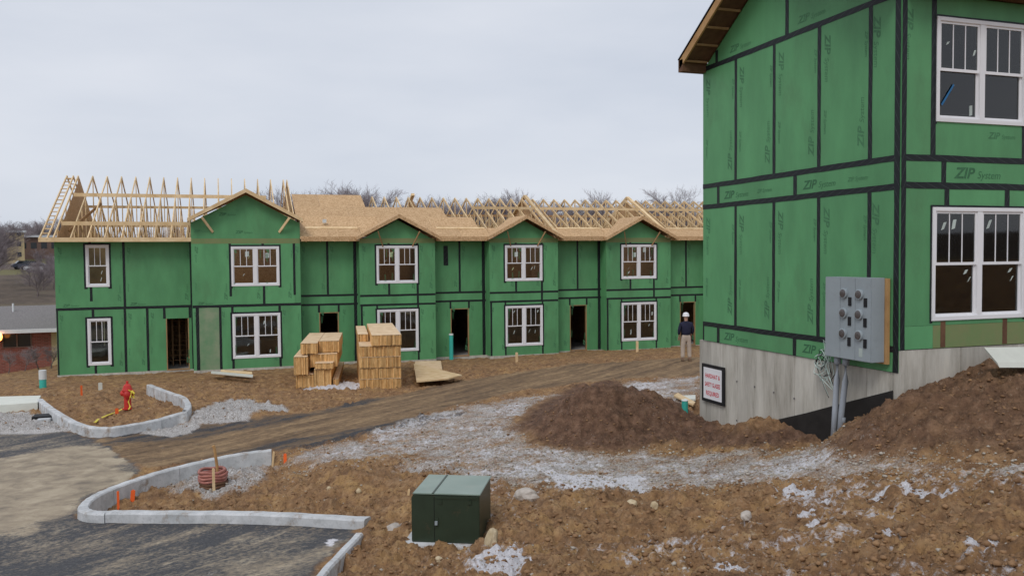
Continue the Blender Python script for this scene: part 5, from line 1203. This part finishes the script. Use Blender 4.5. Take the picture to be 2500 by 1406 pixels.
# facing +Y (away from camera)
body = {'v': [(0, 0, .98, .09, .07), (0, 0, 1.2, .09, .07), (0, 0, 1.40, .08, .06), (0, .005, 1.53, .055, .055), (0, .02, 1.60, .075, .085), (0, .03, 1.69, .085, .10), (0, .02, 1.76, .06, .075),
      (-.19, 0, 1.42, .045, .045), (-.25, -.02, 1.18, .038, .038), (-.25, .08, .95, .032, .032), (.19, 0, 1.42, .045, .045), (.25, -.02, 1.18, .038, .038), (.23, .12, .97, .032, .032),
      (-.10, 0, .88, .06, .06), (-.12, .01, .50, .06, .065), (-.13, -.01, .08, .04, .045), (-.135, .12, .03, .04, .03), (.10, 0, .88, .06, .06), (.12, .02, .50, .06, .065), (.13, 0, .08, .04, .045), (.14, .13, .03, .04, .03)],
  'e': [(0, 1), (1, 2), (2, 3), (3, 4), (4, 5), (5, 6), (2, 7), (7, 8), (8, 9), (2, 10), (10, 11), (11, 12), (0, 13), (13, 14), (14, 15), (15, 16), (0, 17), (17, 18), (18, 19), (19, 20)]}
bd = skin('body', body, 'skin', PE)
for sx_, hx, hy, hz in ((-1, -.25, .10, .90), (1, .225, .15, .92)):
    hv = {'v': [(0, 0, .05, .024, .014), (0, .01, 0, .036, .016), (0, .015, -.035, .038, .015)], 'e': [(0, 1), (1, 2)]}
    for k, (fx_, ln) in enumerate(((-.028, .07), (-.01, .08), (.01, .078), (.028, .06))):
        b_ = len(hv['v']); hv['v'] += [(fx_, .02, -.065, .009, .009), (fx_, .03, -.065-ln*.5, .008, .008), (fx_, .045, -.065-ln*.9, .007, .007)]; hv['e'] += [(2, b_), (b_, b_+1), (b_+1, b_+2)]
    b_ = len(hv['v']); hv['v'] += [(-sx_*.04, .03, -.02, .010, .010), (-sx_*.05, .045, -.06, .008, .008)]; hv['e'] += [(1, b_), (b_, b_+1)]
    h_ = skin('hand', hv, 'skin', PE, 1); h_.location = (hx, hy, hz)
MB().lathe([(.015, 1.60), (.012, 1.63)], (0, .125, 0), 8).build('nose', 'skin', PE, world=False)
jk = {'v': [(0, 0, .93, .21, .16), (0, 0, 1.2, .19, .145), (0, 0, 1.40, .20, .135), (0, .0, 1.50, .13, .10), (0, .0, 1.55, .075, .075), (-.20, 0, 1.43, .085, .08), (-.275, -.02, 1.18, .065, .065), (-.26, .07, 1.0, .05, .05), (.20, 0, 1.43, .085, .08), (.275, -.02, 1.18, .065, .065), (.245, .10, 1.02, .05, .05)],
      'e': [(0, 1), (1, 2), (2, 3), (3, 4), (2, 5), (5, 6), (6, 7), (2, 8), (8, 9), (9, 10)]}
skin('jacket', jk, 'navy_cloth', PE)
tz = {'v': [(0, 0, 1.10, .15, .12), (0, 0, .93, .165, .13), (-.10, 0, .82, .10, .105), (-.125, .01, .48, .085, .09), (-.135, -.01, .10, .075, .08), (.10, 0, .82, .10, .105), (.125, .02, .48, .085, .09), (.135, .0, .10, .075, .08)],
      'e': [(0, 1), (1, 2), (2, 3), (3, 4), (1, 5), (5, 6), (6, 7)]}
skin('trousers', tz, 'khaki_cloth', PE)
for x, y in ((-.135, -.02), (.14, -.01)):
    MB().prism([(x-.05, y-.09, 0), (x+.05, y-.09, 0), (x+.055, y+.10, 0), (x+.03, y+.20, 0), (x-.03, y+.20, 0), (x-.055, y+.10, 0)], (0, 0, .09)).build('boot', 'boot', PE, world=False, bevel=.02)
MB().lathe([(.135, 1.715), (.140, 1.72), (.125, 1.735), (.118, 1.79), (.09, 1.845), (.045, 1.868), (.0, 1.872)], (0, .02, 0), 24).prism([(-.10, .12, 1.716), (.10, .12, 1.716), (.06, .20, 1.708), (-.06, .20, 1.708)], (0, 0, .008)).build('hard_hat', 'vinyl', PE, world=False, smooth=True)
